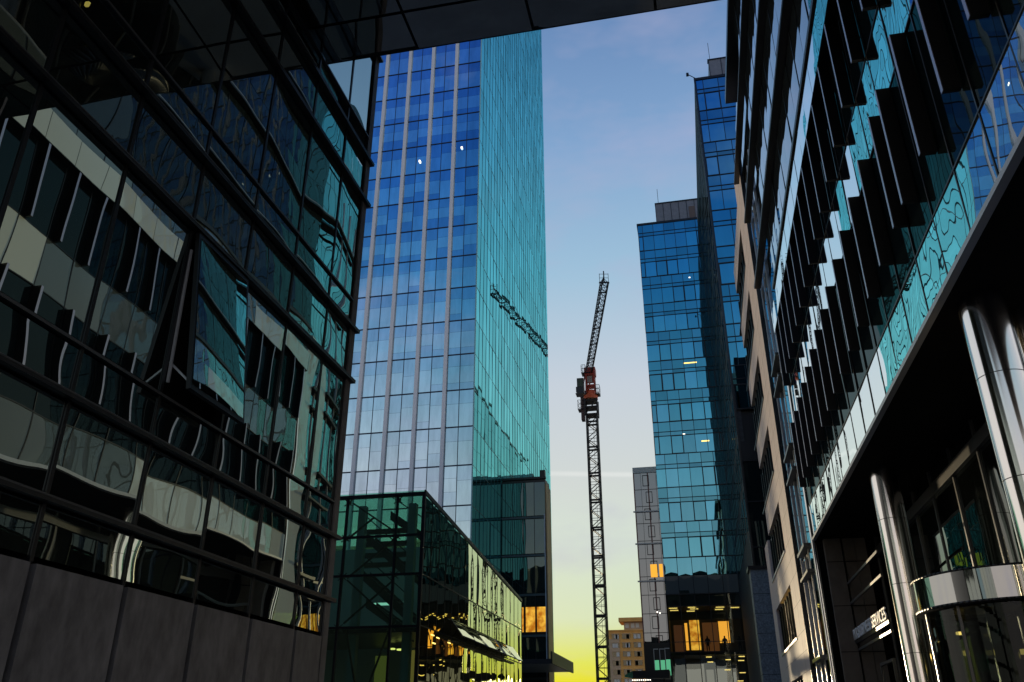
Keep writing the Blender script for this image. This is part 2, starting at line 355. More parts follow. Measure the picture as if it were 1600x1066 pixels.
# ------------------------------------------------------------------ link bridge overhead
SZ = 13.72; SY = 13.13
def build_bridge():
    T = thing('link_bridge', (-1, 0, SZ), 'dark glossy underside of the building bridging the street overhead', 'bridge')
    seams = [-7.1, -4.95, -2.35, .25, 2.8, 4.95]
    for i in range(5):
        for j, (ya, yb) in enumerate(((SY-1.05, SY-.04), (SY-4.1, SY-1.12), (SY-9, SY-4.15), (-4, SY-9.05))):
            m = MB().pane((seams[i]+.03, yb, SZ), (seams[i+1]-seams[i]-.06, 0, 0), (0, ya-yb, 0), (0, 0, -1), random.choice((-1, 1))*.006, .004, 8)
            part('soffit_panel', m, G_soffit, T)
    part('body', MB().box(-7.1, 4.95, -4, SY-.12, SZ+.06, 29.5), M_black, T)
    part('front_edge', MB().box(-7.1, 4.95, SY-.12, SY, SZ+.003, SZ+.5), M_black, T)
    gz = MB()
    for k in range(4):
        for i in range(8):
            gz.pane((-7.1+i*1.506+.03, SY-.02, SZ+.6+k*3.7), (1.44, 0, 0), (0, 0, 3.5), (0, 1, 0), .003, .004, 3)
    o = part('front_glazing', gz, G_vision, T); o['kind'] = 'stuff'
    gz = MB()
    for k in range(4):
        for i in range(8):
            gz.pane((-7.1+i*1.506+.03, -4.05, SZ+.6+k*3.7), (1.44, 0, 0), (0, 0, 3.5), (0, -1, 0), .003, .004, 3)
    part('rear_glazing', gz, G_vision, T)
build_bridge()

# ------------------------------------------------------------------ right office building with fins
XR = 5.0; YE = 37.4
def build_right():
    T = thing('finned_office_building', (14, 10, GZ), 'glass office building on the right with rows of black vertical fins above polished columns', 'building')
    fy = [8.7, 10.3, 11.9, 13.58, 15.16, 16.05, 17.63, 19.2, 20.8, 22.35, 24.0, 25.55, 27.1, 28.7, 30.3, 31.9, 33.5, 35.1, 36.6]
    uy = [8.3, 9.9, 11.5, 13.1, 14.7, 16.3, 17.9, 19.5, 21.1, 22.7, 24.25, 25.85, 27.45, 29.05, 30.6, 32.2, 33.8, 35.4, 36.9]
    # fins
    def fin(y, z0, z1):
        f = part('fin', MB().box(4.71, XR-.01, y-.05, y+.05, z0, z1), M_fin, T)
        part('fin_edge', MB().box(4.698, 4.71, y-.05, y+.05, z0, z1), M_finedge, f)
        return f
    def row(ys, z0, z1):
        f0 = None
        for y in ys:
            if f0 is None:
                f0 = fin(y, z0, z1); y00 = y; e0 = f0.children[0]
            else:
                f = dup_part(f0, (0, y-y00, 0)); e = e0.copy(); C.objects.link(e); e.parent = f
    row(fy, 9.6, 12.5); row(uy, 14.4, 17.2)
    # spandrel rows of pale back-painted glass
    ys = [5.5+1.515*k for k in range(22)]
    ys = [y for y in ys if y < YE-.2]+[YE-.1]
    def spandrels(z0, z1, name='spandrel_panel', mat=G_spandrel, tilt=.006, first=0):
        for a, b in zip(ys, ys[1:]):
            if a < first: continue
            mt = mat(a) if callable(mat) else mat
            part(name, MB().pane((XR, b-.02, z0), (0, a-b+.04, 0), (0, 0, z1-z0), (-1, 0, 0), random.choice((-1, 1))*.004, tilt, 6), mt, T)
    pale = lambda ranges: (lambda y: G_spandrel if any(p <= y < q for p, q in ranges) else G_slate)
    spandrels(7.56, 8.83, mat=pale([(25, 40)])); spandrels(12.53, 14.35, mat=pale([(15.5, 18.5)])); spandrels(18.3, 19.6, first=8, mat=pale([]))
    fascia_mat = pale([(15.5, 26), (30, 38)])
    for a, b in zip(ys, ys[1:]):
        part('fascia_panel', MB().pane((4.69, b-.012, 17.24), (0, a-b+.024, 0), (0, 0, 1.02), (-1, 0, 0), .003, .004, 5), fascia_mat(a), T)
    part('fascia_beam', MB().box(4.70, XR+.1, 5, YE-.02, 17.22, 18.27), M_ledge, T)
    strip = [(8.86, 12.5, G_vision), (14.38, 17.2, G_vision)]
    for z0, z1, m in strip:
        mb = MB()
        for a, b in zip(ys, ys[1:]): mb.pane((XR+.01, b-.02, z0), (0, a-b+.04, 0), (0, 0, z1-z0), (-1, 0, 0), .004, .004, 5)
        part('window_band', mb, m, T)
    for z0, z1, m in ((19.85, 22.7, G_upper), (22.9, 24.5, G_upper), (24.53, 27.25, G_upper), (27.45, 29.2, G_upper), (29.23, 31.95, G_upper), (32.15, 36.9, G_upper)):
        mb = MB()
        for a, b in zip(ys, ys[1:]): mb.pane((XR+.005, b-.02, z0), (0, a-b+.04, 0), (0, 0, z1-z0), (-1, 0, 0), .004, .005, 4)
        part('glazing_band', mb, m, T)
    # mullions and horizontal joints
    for i, y in enumerate(ys): part('mullion', MB().box(XR-.012, XR+.12, y-.02, y+.02, 7.55, 36.9 if i % 2 == 0 else 17.2), M_black, T)
    for z in (8.845, 12.515, 14.365, 17.215): part('transom', MB().box(XR-.02, XR+.12, 5, YE-.05, z-.018, z+.018), M_black, T)
    part('dark_slot', MB().box(XR-.08, XR+.1, 5, YE-.02, 19.62, 19.82), M_black, T)
    # projecting sunshade plates
    for z, y1 in ((22.72, 43.0), (27.28, 43.3), (31.98, 46.0)):
        sp_ = part('sunshade_plate', MB().box(XR-.31, XR+.05, 5, y1, z, z+.13), M_ledge, T)
        part('plate_edge', MB().box(XR-.322, XR-.31, 5, y1, z+.09, z+.13), M_lgrey, sp_)
    part('roof_plate', MB().box(XR-.35, XR+14, 17, 44.0, 36.92, 37.4), M_ledge, T)
    part('fascia_trim', MB().box(XR-.05, XR+.1, 5, YE+.05, 7.45, 7.55), M_lgrey, T)
    part('soffit', MB().box(XR+.1, XR+14, 17, YE-.1, 7.46, 7.54).box(XR+.1, XR+2.6, 5, 17, 7.46, 7.54), M_joint, T)
    part('upper_body', MB().box(XR+.16, XR+14, 17, YE-.1, 7.6, 36.9).box(XR+.16, XR+2.6, 5, 17, 7.6, 36.9), M_black, T)
    # north corner profile, a bright rounded metal edge
    part('corner_profile', MB().cyl(XR+.02, YE, GZ, 18.0, .12, 20), M_mirror, T)
    part('corner_profile', MB().box(XR+.14, XR+.34, YE-.08, YE+.02, GZ, 36.9), M_black, T)
    # end wall under the overhang, brown stone
    w = MB()
    w.box(5.36, 6.02, 37.0, 37.3, GZ, 7.45); w.box(6.10, 6.55, 37.05, 37.3, GZ, 7.45); w.box(6.57, 7.0, 37.05, 37.3, GZ, 7.45)
    part('stone_end_wall', w, M_dstone, T)
    for z in (-.5, 1.25, 3.0, 4.75, 6.5): part('stone_joint', MB().box(5.36, 7.0, 36.994, 37.06, z-.012, z+.012), M_joint, T)
    part('dark_recess', MB().box(5.1, 16, 37.3, 37.38, GZ, 7.45), M_joint, T)
    # inner glazed wall
    XI = 7.4
    for y in [37.0-2.4*k for k in range(26)]:
        part('lobby_pane', MB().pane((XI, y-.04, GZ), (0, -2.32, 0), (0, 0, 6.75-GZ), (-1, 0, 0), .004, .003, 6), G_lobby, T) if y > 19 else None
        if y > 19: part('lobby_pane', MB().pane((XI+.02, y-.04, 7.0), (0, -2.32, 0), (0, 0, .45), (-1, 0, 0), .002, .003, 3), G_lobby, T)
    for y in [37.0-2.4*k for k in range(9)]: part('lobby_mullion', MB().box(XI-.05, XI+.1, y-.05, y+.05, GZ, 7.45), M_rail, T)
    part('lobby_beam', MB().box(XI-.12, XI+.1, 17.5, 37.0, 6.62, 6.95), M_rail, T)
    part('lobby_core', MB().box(XI+.2, XI+8, 17.2, 36.9, GZ, 7.44), M_black, T)
    # lamps glowing in the lobby
    for (y, z) in ((26.5, 2.0), (23.8, 1.8), (20.6, .4), (17.4, .9)):
        part('lobby_lamp', MB().cyl(XI-.3, y, z, z+.12, .09, 12), E_lamp, T)
    # polished columns
    for (cx, cy, r) in ((5.80, 15.6, .42), (5.99, 27.0, .41), (6.72, 16.2, .36)):
        c = part('column', MB().cyl(cx, cy, GZ, 7.46, r, 64), M_chrome, T)
        for z in (.2, 2.1, 4.0, 5.9):
            part('column_joint', MB().cyl(cx, cy, z, z+.014, r+.003, 48, False), M_black, c)
    # horizontal bars of the screen by the end wall
    for z in (3.02, 4.78, 5.55):
        part('screen_bar', MB().box(6.0, 6.06, 30.2, 37.0, z, z+.09), M_rail, T)
    part('screen_frame', MB().box(6.3, 6.4, 34.6, 34.7, GZ, 2.4), M_rail, T)
    part('screen_frame', MB().box(6.3, 6.4, 32.3, 32.4, GZ, 2.4), M_rail, T)
    part('screen_frame', MB().box(6.3, 6.4, 32.4, 34.6, 2.3, 2.4), M_rail, T)
    # glazed return between this building and the stone-clad one
    gz = MB()
    for k in range(8):
        for j in range(4):
            gz.pane((5.12, 44.9-1.87*j-.03, GZ+4.65*k+.05), (0, -1.81, 0), (0, 0, 4.5), (-1, 0, 0), .004, .005, 4)
    part('recess_glazing', gz, G_mirror, T)
    part('recess_backing', MB().box(5.2, 6.2, 37.45, 44.85, GZ, 33.4), M_black, T)
    for k in range(8):
        z = 7.6+4.65*(k-1)
        if z < GZ or z > 19: continue
        part('recess_ledge', MB().box(4.8, 5.12, 39.1, 42.0, z, z+.14), M_ledge, T)
        part('recess_ledge', MB().box(4.8, 5.12, 39.1, 42.2, z-1.1, z-.98), M_ledge, T)
    part('pale_corner_panel', MB().box(5.0, 5.11, 37.6, 39.1, GZ, 19.5), G_spandrel, T)
    for y in (39.9, 41.4, 43.1): part('recess_mullion', MB().box(5.04, 5.12, y-.03, y+.03, GZ, 30), M_lgrey, T)
build_right()

# ------------------------------------------------------------------ sign and revolving door
def build_sign():
    T = thing('sign', (5.95, 33.6, 3.4), 'white raised capital letters on a black bar beside the polished column', 'sign')
    part('sign_bar', MB().box(5.96, 6.04, 30.1, 37.0, 3.28, 3.40), M_black, T)
    # the words read along the street: left end far, right end near
    y = 36.9
    for word, wd in (('PKR', 1.05), ('BUSINESS', 2.75), ('SERVICES', 2.65)):
        cu = bpy.data.curves.new('sign_text', 'FONT'); cu.body = word; cu.size = .56; cu.extrude = .025
        to = bpy.data.objects.new('sign_text', cu); C.objects.link(to); bpy.context.view_layer.update()
        dg = bpy.context.evaluated_depsgraph_get(); me = bpy.data.meshes.new_from_object(to.evaluated_get(dg)); bpy.data.objects.remove(to)
        xs = [v.co.x for v in me.vertices]; x0 = min(xs); k = wd/(max(xs)-x0)
        for v in me.vertices: v.co = (-v.co.z, -(v.co.x-x0)*k, v.co.y)
        me.materials.clear(); me.materials.append(M_white)
        o = bpy.data.objects.new('word', me); C.objects.link(o); o.parent = T; o.location = Vector((5.93, y, 3.42))-WL[T.name]; WL[o.name] = Vector((5.93, y, 3.42))
        y -= wd+.17
build_sign()
def build_door():
    cx, cy, r = 7.4, 22.5, 2.2
    T = thing('revolving_door', (cx, cy, GZ), 'glass revolving door drum with a mirrored steel canopy ring between the two polished columns', 'door')
    def ring(z0, z1, r0, r1, a0=.5*math.pi, a1=1.5*math.pi, n=48):
        m = MB()
        for k in range(n):
            a = a0+(a1-a0)*k/n; b = a0+(a1-a0)*(k+1)/n
            p = lambda rr, t, z: (cx+rr*math.cos(t), cy+rr*math.sin(t), z)
            m.hexa([p(r0, a, z0), p(r0, b, z0), p(r1, b, z0), p(r1, a, z0), p(r0, a, z1), p(r0, b, z1), p(r1, b, z1), p(r1, a, z1)])
        m.sm = [True]*len(m.sm); return m
    def curved(z0, z1, rr, a0, a1, n=24):
        m = MB()
        for k in range(n):
            a = a0+(a1-a0)*k/n; b = a0+(a1-a0)*(k+1)/n
            m.quad((cx+rr*math.cos(a), cy+rr*math.sin(a), z0), (cx+rr*math.cos(b), cy+rr*math.sin(b), z0), (cx+rr*math.cos(b), cy+rr*math.sin(b), z1), (cx+rr*math.cos(a), cy+rr*math.sin(a), z1))
        bm = m; return bm
    mb = curved(2.72, 3.38, 2.2, .5*math.pi, 1.5*math.pi, 64)
    # smooth single skin
    me = part('canopy_ring', mb, plain('dark_mirror_steel', (.42, .43, .42), .05, 1), T)
    b = bmesh.new(); b.from_mesh(me.data); bmesh.ops.remove_doubles(b, verts=b.verts, dist=1e-4)
    for f in b.faces: f.smooth = True
    b.to_mesh(me.data); b.free()
    part('canopy_roof', ring(3.382, 3.42, .05, 2.23), M_black, T)
    part('canopy_underside', ring(2.66, 2.715, .05, 2.24), M_black, T)
    for a0, a1 in ((.52, .78), (.80, 1.18), (1.22, 1.48)):
        part('curved_glass', curved(GZ, 2.66, 2.05, a0*math.pi, a1*math.pi), G_clear, T)
    for a in (.52, .79, 1.0, 1.2, 1.48):
        x, y = cx+2.06*math.cos(a*math.pi), cy+2.06*math.sin(a*math.pi)
        part('post', MB().box(x-.03, x+.03, y-.03, y+.03, GZ, 2.66), M_rail, T)
    for k in range(3):
        a = math.pi*(.72+.3*k)
        part('door_leaf', MB().quad((cx-.3, cy, GZ), (cx-.3+1.6*math.cos(a), cy+1.6*math.sin(a), GZ), (cx-.3+1.6*math.cos(a), cy+1.6*math.sin(a), 2.6), (cx-.3, cy, 2.6)), G_clear, T)
    part('ceiling_lamp', MB().cyl(cx-1.3, cy+.4, 2.2, 2.26, .10, 12), E_lamp, T)
build_door()

# ------------------------------------------------------------------ stone-clad building
def build_stone():
    T = thing('stone_building', (10, 52, GZ), 'beige stone-clad building with tall windows beyond the finned office on the right', 'building')
    X = 5.0; P = 4.6
    tops = [7.5+P*k for k in range(-1, 6)]; bots = [4.75+P*k for k in range(-1, 6)]
    part('pier', MB().box(X, X+.6, 44.9, 49.0, GZ, 34), M_stone, T)
    for k in range(-1, 6):
        z0 = tops[k+1]; z1 = bots[k+1]+P
        y1 = 62.5 if k < 1 else 58.2
        part('spandrel', MB().box(X, X+.6, 49.0, y1, z0, z1), M_stone, T)
        yw1 = 59.6 if k < 2 else 58.2
        zb, zt = bots[k+1], tops[k+1]
        if k < 2: part('pier', MB().box(X+.002, X+.6, 59.7, 62.5, zb, zt), M_stone, T)
        w = part('window', MB().box(X-.06, X+.35, 49.0, 59.6, zb-.12, zb) .box(X+.25, X+.35, 49, 59.6, zt-.1, zt), M_lgrey if k < 2 else M_black, T)
        gm = MB()
        for j in range(7): gm.pane((X+.36, 59.6-1.51*j, zb), (0, -1.5, 0), (0, 0, zt-zb), (-1, 0, 0), .003, .004, 4)
        part('pane', gm, G_vision, w)
        for j in range(8): part('mullion', MB().box(X+.16, X+.34, 59.6-1.51*j-.05, 59.6-1.51*j+.05, zb, zt), M_black, w)
    # stone coursing
    j = MB()
    for k in range(-1, 6):
        for dz in (0, .92, 1.84):
            z = tops[k+1]+dz
            j.box(X-.0025, X+.02, 44.9, 58.1, z-.01, z+.01)
    for k in range(-1, 6):
        z = bots[k+1]+1.4; j.box(X-.0025, X+.02, 44.9, 49, z-.01, z+.01)
    for y in (46.9,): j.box(X-.0025, X+.02, y-.008, y+.008, GZ, 34)
    part('stone_joint', j, plain('stone_joint_tone', (.40, .29, .21), .8), T)
    part('body', MB().box(X+.6, X+12, 44.9, 58.2, GZ, 33.9), M_black, T)
    part('pier_return', MB().box(X-.0, X+.6, 44.86, 44.895, GZ, 34), M_black, T)
    for (y, z) in ((60.4, 11.0), (59.8, 6.2), (59.9, 5.9)):
        part('lamp', MB().box(X+.1, X+.3, y, y+.5, z, z+.12), E_lamp, T)
    for k, (zz) in enumerate((7.2, 6.95, 6.5)):
        for yy in (51.0, 52.6, 54.2, 55.8):
            part('lamp', MB().box(X+.30, X+.345, yy, yy+.5, zz-.04, zz+.04), E_lamp, T)
    for yy in (50.8, 52.5, 54.2): part('lit_strip', MB().box(X+.33, X+.35, yy, yy+.35, 5.2, 6.4), emit('brown_lit_strip', (.8, .42, .18), .5), T)
    part('steel_column', MB().cyl(X+.9, 61.0, 11.8, 17, .45, 32), M_chrome, T)
build_stone()

# ------------------------------------------------------------------ granite block and small ribbed wall at the foot of the second tower
def build_granite():
    T = thing('granite_pier', (5, 66, GZ), 'tall blue-grey granite pier at street level in front of the blue glass tower', 'pier')
    part('pier_body', MB().box(4.0, 5.5, 65.6, 67.6, GZ, 11.2), M_gran, T)
    for k in range(1, 9): part('stone_joint', MB().box(3.997, 5.503, 65.597, 67.6, GZ+1.38*k-.012, GZ+1.38*k+.012), M_joint, T)
    part('cap', MB().box(3.85, 5.7, 65.5, 67.65, 11.2, 11.45), M_black, T)
build_granite()

# ------------------------------------------------------------------ blue glass towers
def tint_rand(lo=.75, hi=1.05):
    v = random.uniform(lo, hi); return (v*random.uniform(.92, 1.05), v, v*random.uniform(.97, 1.03))
def blue_tower(name, label, Y, x0, x1, ztop, storey, zoff, pitch, depth, zmin, wname, sideglass):
    T = thing(name, ((x0+x1)/2, Y, GZ), label, 'building')
    nst = int((ztop-zmin)/storey)+1
    fr = MB(); k = 0; thick = MB()
    z = ztop-.25
    i = 0
    while z-storey > zmin:
        zt, zb = z, z-storey
        off = (i//2 % 3)*pitch*.33
        xs = [x0]; x = x0+.45*pitch+off
        while x < x1-.2: xs.append(x); x += pitch
        xs.append(x1)
        sp = MB()
        b0, b1, b2 = zb+storey*.56, zb+storey*.69, zt
        for a, b in zip(xs, xs[1:]):
            c = tint_rand(.6, .95)
            sp.pane((a+.02, Y, b0), (b-a-.04, 0, 0), (0, 0, b1-b0), (0, -1, 0), 0, .002, 1, c)
            c = tint_rand(.7, 1.0)
            sp.pane((a+.02, Y, b1), (b-a-.04, 0, 0), (0, 0, b2-b1), (0, -1, 0), 0, .002, 1, c)
            w = MB().pane((a+.02, Y, zb), (b-a-.04, 0, 0), (0, 0, b0-zb), (0, -1, 0), .002, .002, 3, tint_rand(.85, 1.15))
            wo = part('window', w, G_teal, T)
            if random.random() < .32:
                f = MB()
                for q in ((a, a+.09, zb, b0), (b-.09, b, zb, b0), (a+.09, b-.09, zb, zb+.08), (a+.09, b-.09, b0-.08, b0)): f.box(q[0], q[1], Y-.06, Y-.003, q[2], q[3])
                part('window_frame', f, M_black, wo)
        part('spandrel_glazing', sp, G_teal, T)
        for a in xs[1:-1]: fr.box(a-.03, a+.03, Y-.05, Y+.05, zb, zt)
        for zz, h in ((zb, .05), (b0, .04), (b1, .035)): fr.box(x0, x1, Y-.052, Y+.05, zz-h, zz+h)
        z -= storey; i += 1
    part('mullion_grid', fr, M_black, T)
    part('parapet', MB().box(x0-.1, x1, Y-.08, Y+.3, ztop-.25, ztop+.05), M_black, T)
    return T
def amber_office():
    m, N, L = newmat('amber_lit_office'); out = N.new('ShaderNodeOutputMaterial'); e = N.new('ShaderNodeEmission')
    g = N.new('ShaderNodeNewGeometry'); n = N.new('ShaderNodeTexNoise'); n.inputs['Scale'].default_value = 1.6; n.inputs['Detail'].default_value = 4
    L.new(g.outputs['Position'], n.inputs['Vector']); r = N.new('ShaderNodeValToRGB')
    r.color_ramp.elements[0].position = .35; r.color_ramp.elements[0].color = (.5, .16, .01, 1)
    r.color_ramp.elements[1].position = .62; r.color_ramp.elements[1].color = (1, .55, .06, 1)
    L.new(n.outputs['Fac'], r.inputs[0]); L.new(r.outputs[0], e.inputs[0]); e.inputs[1].default_value = .95; L.new(e.outputs[0], out.inputs[0]); return m
amber_office()
XB, YB, YA = 4.47, 68.3, 95.9
def build_A():
    T = blue_tower('glass_tower', 'lower blue glass tower with a stepped roof box, behind the crane on the right', YA, -3.4, XB+.02, 62.2, 4.0, 0, 1.39, 100, 14.0, 'window', G_mint)
    # side face toward the sunset, with its own glazing
    sd = MB()
    dk = MB()
    for k in range(-4, 12):
        for j in range(40):
            sd.pane((-3.4, YA+2.5*(j+1), 14.2+4*k), (0, -2.46, 0), (0, 0, 3.94), (-1, 0, 0), 0, .004, 1, (1, 1, 1))
    o = part('side_glazing', sd, G_sideA, T); o['kind'] = 'stuff'
    part('parapet', MB().box(-3.5, -3.1, YA+.32, YA+101, 61.9, 62.3), M_black, T)
    part('body', MB().box(-3.36, 26, YA+.3, YA+100, 14, 61.9), M_black, T); part('lower_body', MB().box(-3.36, 26, YA+5.85, YA+100, GZ, 14), M_black, T)
    rb = part('roof_box', MB().box(-.85, 12, YA+2, YA+20, 62.3, 66.4), plain('grey_roof_cladding', (.20, .21, .23), .5, noise=.15), T)
    m = MB()
    for x in [-.85+1.05*k for k in range(7)]: m.box(x-.03, x+.03, YA+1.95, YA+1.999, 62.3, 66.4)
    m.box(-.9, 12, YA+1.94, YA+2.5, 66.4, 66.6)
    part('cladding_seam', m, M_black, rb)
    part('roof_hatch', MB().box(3.6, 4.4, YA+1.9, YA+1.99, 62.6, 65.4), plain('brown_hatch', (.14, .10, .08), .6), rb)
    part('antenna', MB().cyl(-.4, YA+3, 66.4, 69.6, .03, 6), M_black, T)
    for a, b in zip([-3.4, -1.9, -.3, 1.25, 2.85], [-1.9, -.3, 1.25, 2.85, XB]):
        part('transfer_pane', MB().pane((a+.03, YA-.01, 14.05), (b-a-.06, 0, 0), (0, 0, 1.9), (0, -1, 0), .004, .003, 4), G_slate, T); part('transfer_pane', MB().pane((a+.03, YA-.01, 16.0), (b-a-.06, 0, 0), (0, 0, 1.93), (0, -1, 0), .004, .003, 4), G_teal, T)
    # lower part: dark glass with a lit room behind it
    G_dark = glass('street_level_glass', (.5, .6, .58), .22, scale=.5, strength=.05, trans=(.55, .6, .58))
    for k in range(5):
        lo = MB()
        for a, b in zip([-3.4, -1.9, -.3, 1.25, 2.85], [-1.9, -.3, 1.25, 2.85, XB]):
            z0 = -1.5+3.2*k
            if k in (3,): continue
            lo.pane((a+.03, YA, z0), (b-a-.06, 0, 0), (0, 0, 3.1), (0, -1, 0), .003, .003, 3)
        part('lower_glazing', lo, G_dark, T)
    for a, b in zip([-3.4, -1.9, -.3, 1.25, 2.85], [-1.9, -.3, 1.25, 2.85, XB]):
        part('lounge_window', MB().pane((a+.03, YA, 8.1), (b-a-.06, 0, 0), (0, 0, 4.6), (0, -1, 0), .002, .002, 3), glass('lounge_glass', (.5, .6, .58), .10, scale=.5, strength=.04, trans=(.85, .85, .82)) if 'lounge_glass' not in MATS else MATS['lounge_glass'], T)
    g = MB()
    for x in (-3.4, -1.9, -.3, 1.25, 2.85): g.box(x-.04, x+.04, YA-.05, YA+.05, GZ, 14.2)
    for z in (1.7, 4.9, 8.05, 12.75, 14.0): g.box(-3.4, XB, YA-.055, YA+.05, z-.05, z+.05)
    part('lower_mullion', g, M_black, T)
    for (x, z, w) in ((.9, 41.3, 1.6), (.0, 32.2, .3), (2.1, 31.2, .9), (2.6, 53.2, .2)):
        part('office_lamp', MB().box(x, x+w, YA-.02, YA-.008, z, z+.14), E_lamp if w > .3 else E_white, T)
    # rooms
    r = MB()
    r.box(-3.3, XB, YA+5.5, YA+5.8, GZ, 14.0); r.box(-3.38, -3.3, YA+.1, YA+5.5, GZ, 14); r.box(-3.3, XB, YA+.1, YA+5.5, 7.75, 8.0); r.box(-3.3, XB, YA+.1, YA+5.5, 12.8, 13.9)
    part('room_shell', r, plain('dark_room', (.05, .045, .04), .8), T)
    part('lit_panel', MB().box(-1.75, -1.45, YA+5.4, YA+5.46, 8.7, 11.6), E_amber, T)
    part('lit_panel', MB().box(-1.2, -.1, YA+5.4, YA+5.46, 8.7, 11.9), MATS['amber_lit_office'], T)
    part('lit_panel', MB().box(2.0, 3.15, YA+5.4, YA+5.46, 9.4, 11.7), E_amber, T)
    part('glow_wall', MB().box(.2, 1.9, YA+5.42, YA+5.47, 8.4, 11.6), emit('dim_amber_glow', (.5, .20, .06), .16), T)  # faint emission stands in for lamplight on the room wall
    part('glow_wall', MB().box(-3.0, -1.9, YA+5.42, YA+5.47, 8.4, 11.4), emit('dim_brown_glow', (.4, .17, .07), .14), T)
    for (x, z, d) in ((-2.75, 12.7, 1.2), (-2.7, 12.7, 3), (-.7, 12.72, 1), (-.5, 12.7, 2.2), (-.9, 12.7, 4), (2.3, 12.7, 1.4), (2.2, 12.7, 3.2), (3.9, 12.7, 2.0)):
        part('ceiling_lamp', MB().box(x-.45, x+.45, YA+d, YA+d+.35, z, z+.06), E_lamp, T)
    part('balustrade', MB().box(-3.3, XB, YA+.15, YA+.18, 9.05, 9.12), M_rail, T)
    # ground floor
    for (x0, x1, z0, z1) in ((-1.9, .0, 1.2, 7.2), (.2, 1.0, .5, 6.6), (1.2, 3.4, .5, 6.7)):
        part('glowing_lobby_panel', MB().box(x0, x1, YA+4.9, YA+5.0, z0, z1), E_dim, T)  # emissive panels stand in for lamplight on the lobby walls
    for (x, z) in ((.6, 7.6), (.7, 7.1), (2.6, 7.3), (4.0, 7.6), (3.9, 7.2), (3.9, 6.0), (2.4, 6.3), (3.6, 5.2)):
        part('ceiling_lamp', MB().box(x-.3, x+.3, YA+.8, YA+1.1, z-.04, z+.03), E_lamp, T)
build_A()
def build_B():
    T = blue_tower('tall_glass_tower', 'taller blue glass tower just left of the black sunshades, with a grey roof box', YB, XB+.14, 15, 61.1, 4.0, 0, 1.5, 27, 22.0, 'window', G_mint)
    # dark ribbed side wall along the street
    part('side_wall', MB().box(XB, XB+.5, YB+.05, YA-.05, 0.5, 61.1), M_slate, T)
    gl = MB()
    for k in range(11):
        for j in range(9):
            gl.pane((XB-.02, YB+1.0+2.9*j+1.5, 15.0+4.0*k), (0, -1.5, 0), (0, 0, 3.2), (-1, 0, 0), .004, .006, 4)
    part('side_window', gl, G_dim, T)
    part('edge_trim', MB().box(XB-.05, XB+.13, YB-.05, YB+.05, 0.5, 61.2), M_ledge, T)
    lo = MB()
    for k in range(6):
        for a in range(6):
            lo.pane((XB+.16+1.6*a, YB, -1.0+3.6*k), (1.54, 0, 0), (0, 0, 3.5), (0, -1, 0), .003, .003, 3)
    part('lower_glazing', lo, G_vision, T)
    g = MB()
    for a in range(7): g.box(XB+.13+1.6*a-.03, XB+.13+1.6*a+.03, YB-.05, YB-.003, GZ, 21.5)
    for k in range(7): g.box(XB+.1, 15, YB-.055, YB-.004, -1.05+3.6*k-.05, -1.05+3.6*k+.05)
    part('lower_mullion', g, M_black, T)
    part('lounge_band', MB().box(XB+.14, 15, YB-.045, YB-.006, 20.3, 22.0), M_black, T)
    part('body', MB().box(XB+.5, 15, YB+.3, YA, GZ, 61), M_black, T)
    rb = part('roof_box', MB().box(6.2, 15, YB+1, YB+18, 61.2, 64.2), MATS['grey_roof_cladding'], T)
    m = MB()
    for x in [6.2+1.25*k for k in range(7)]: m.box(x-.03, x+.03, YB+.95, YB+.999, 61.2, 64.2)
    m.box(6.1, 15, YB+.94, YB+1.5, 64.2, 64.35)
    part('cladding_seam', m, M_black, rb)
    part('antenna', MB().cyl(6.4, YB+1.4, 64.3, 67.0, .025, 6), M_black, T)
    part('camera_arm', MB().bar((XB+.1, YB, 61.2), (XB-.55, YB-.1, 61.7), .06).box(XB-.75, XB-.5, YB-.25, YB+.05, 61.6, 61.85), M_black, T)
build_B()

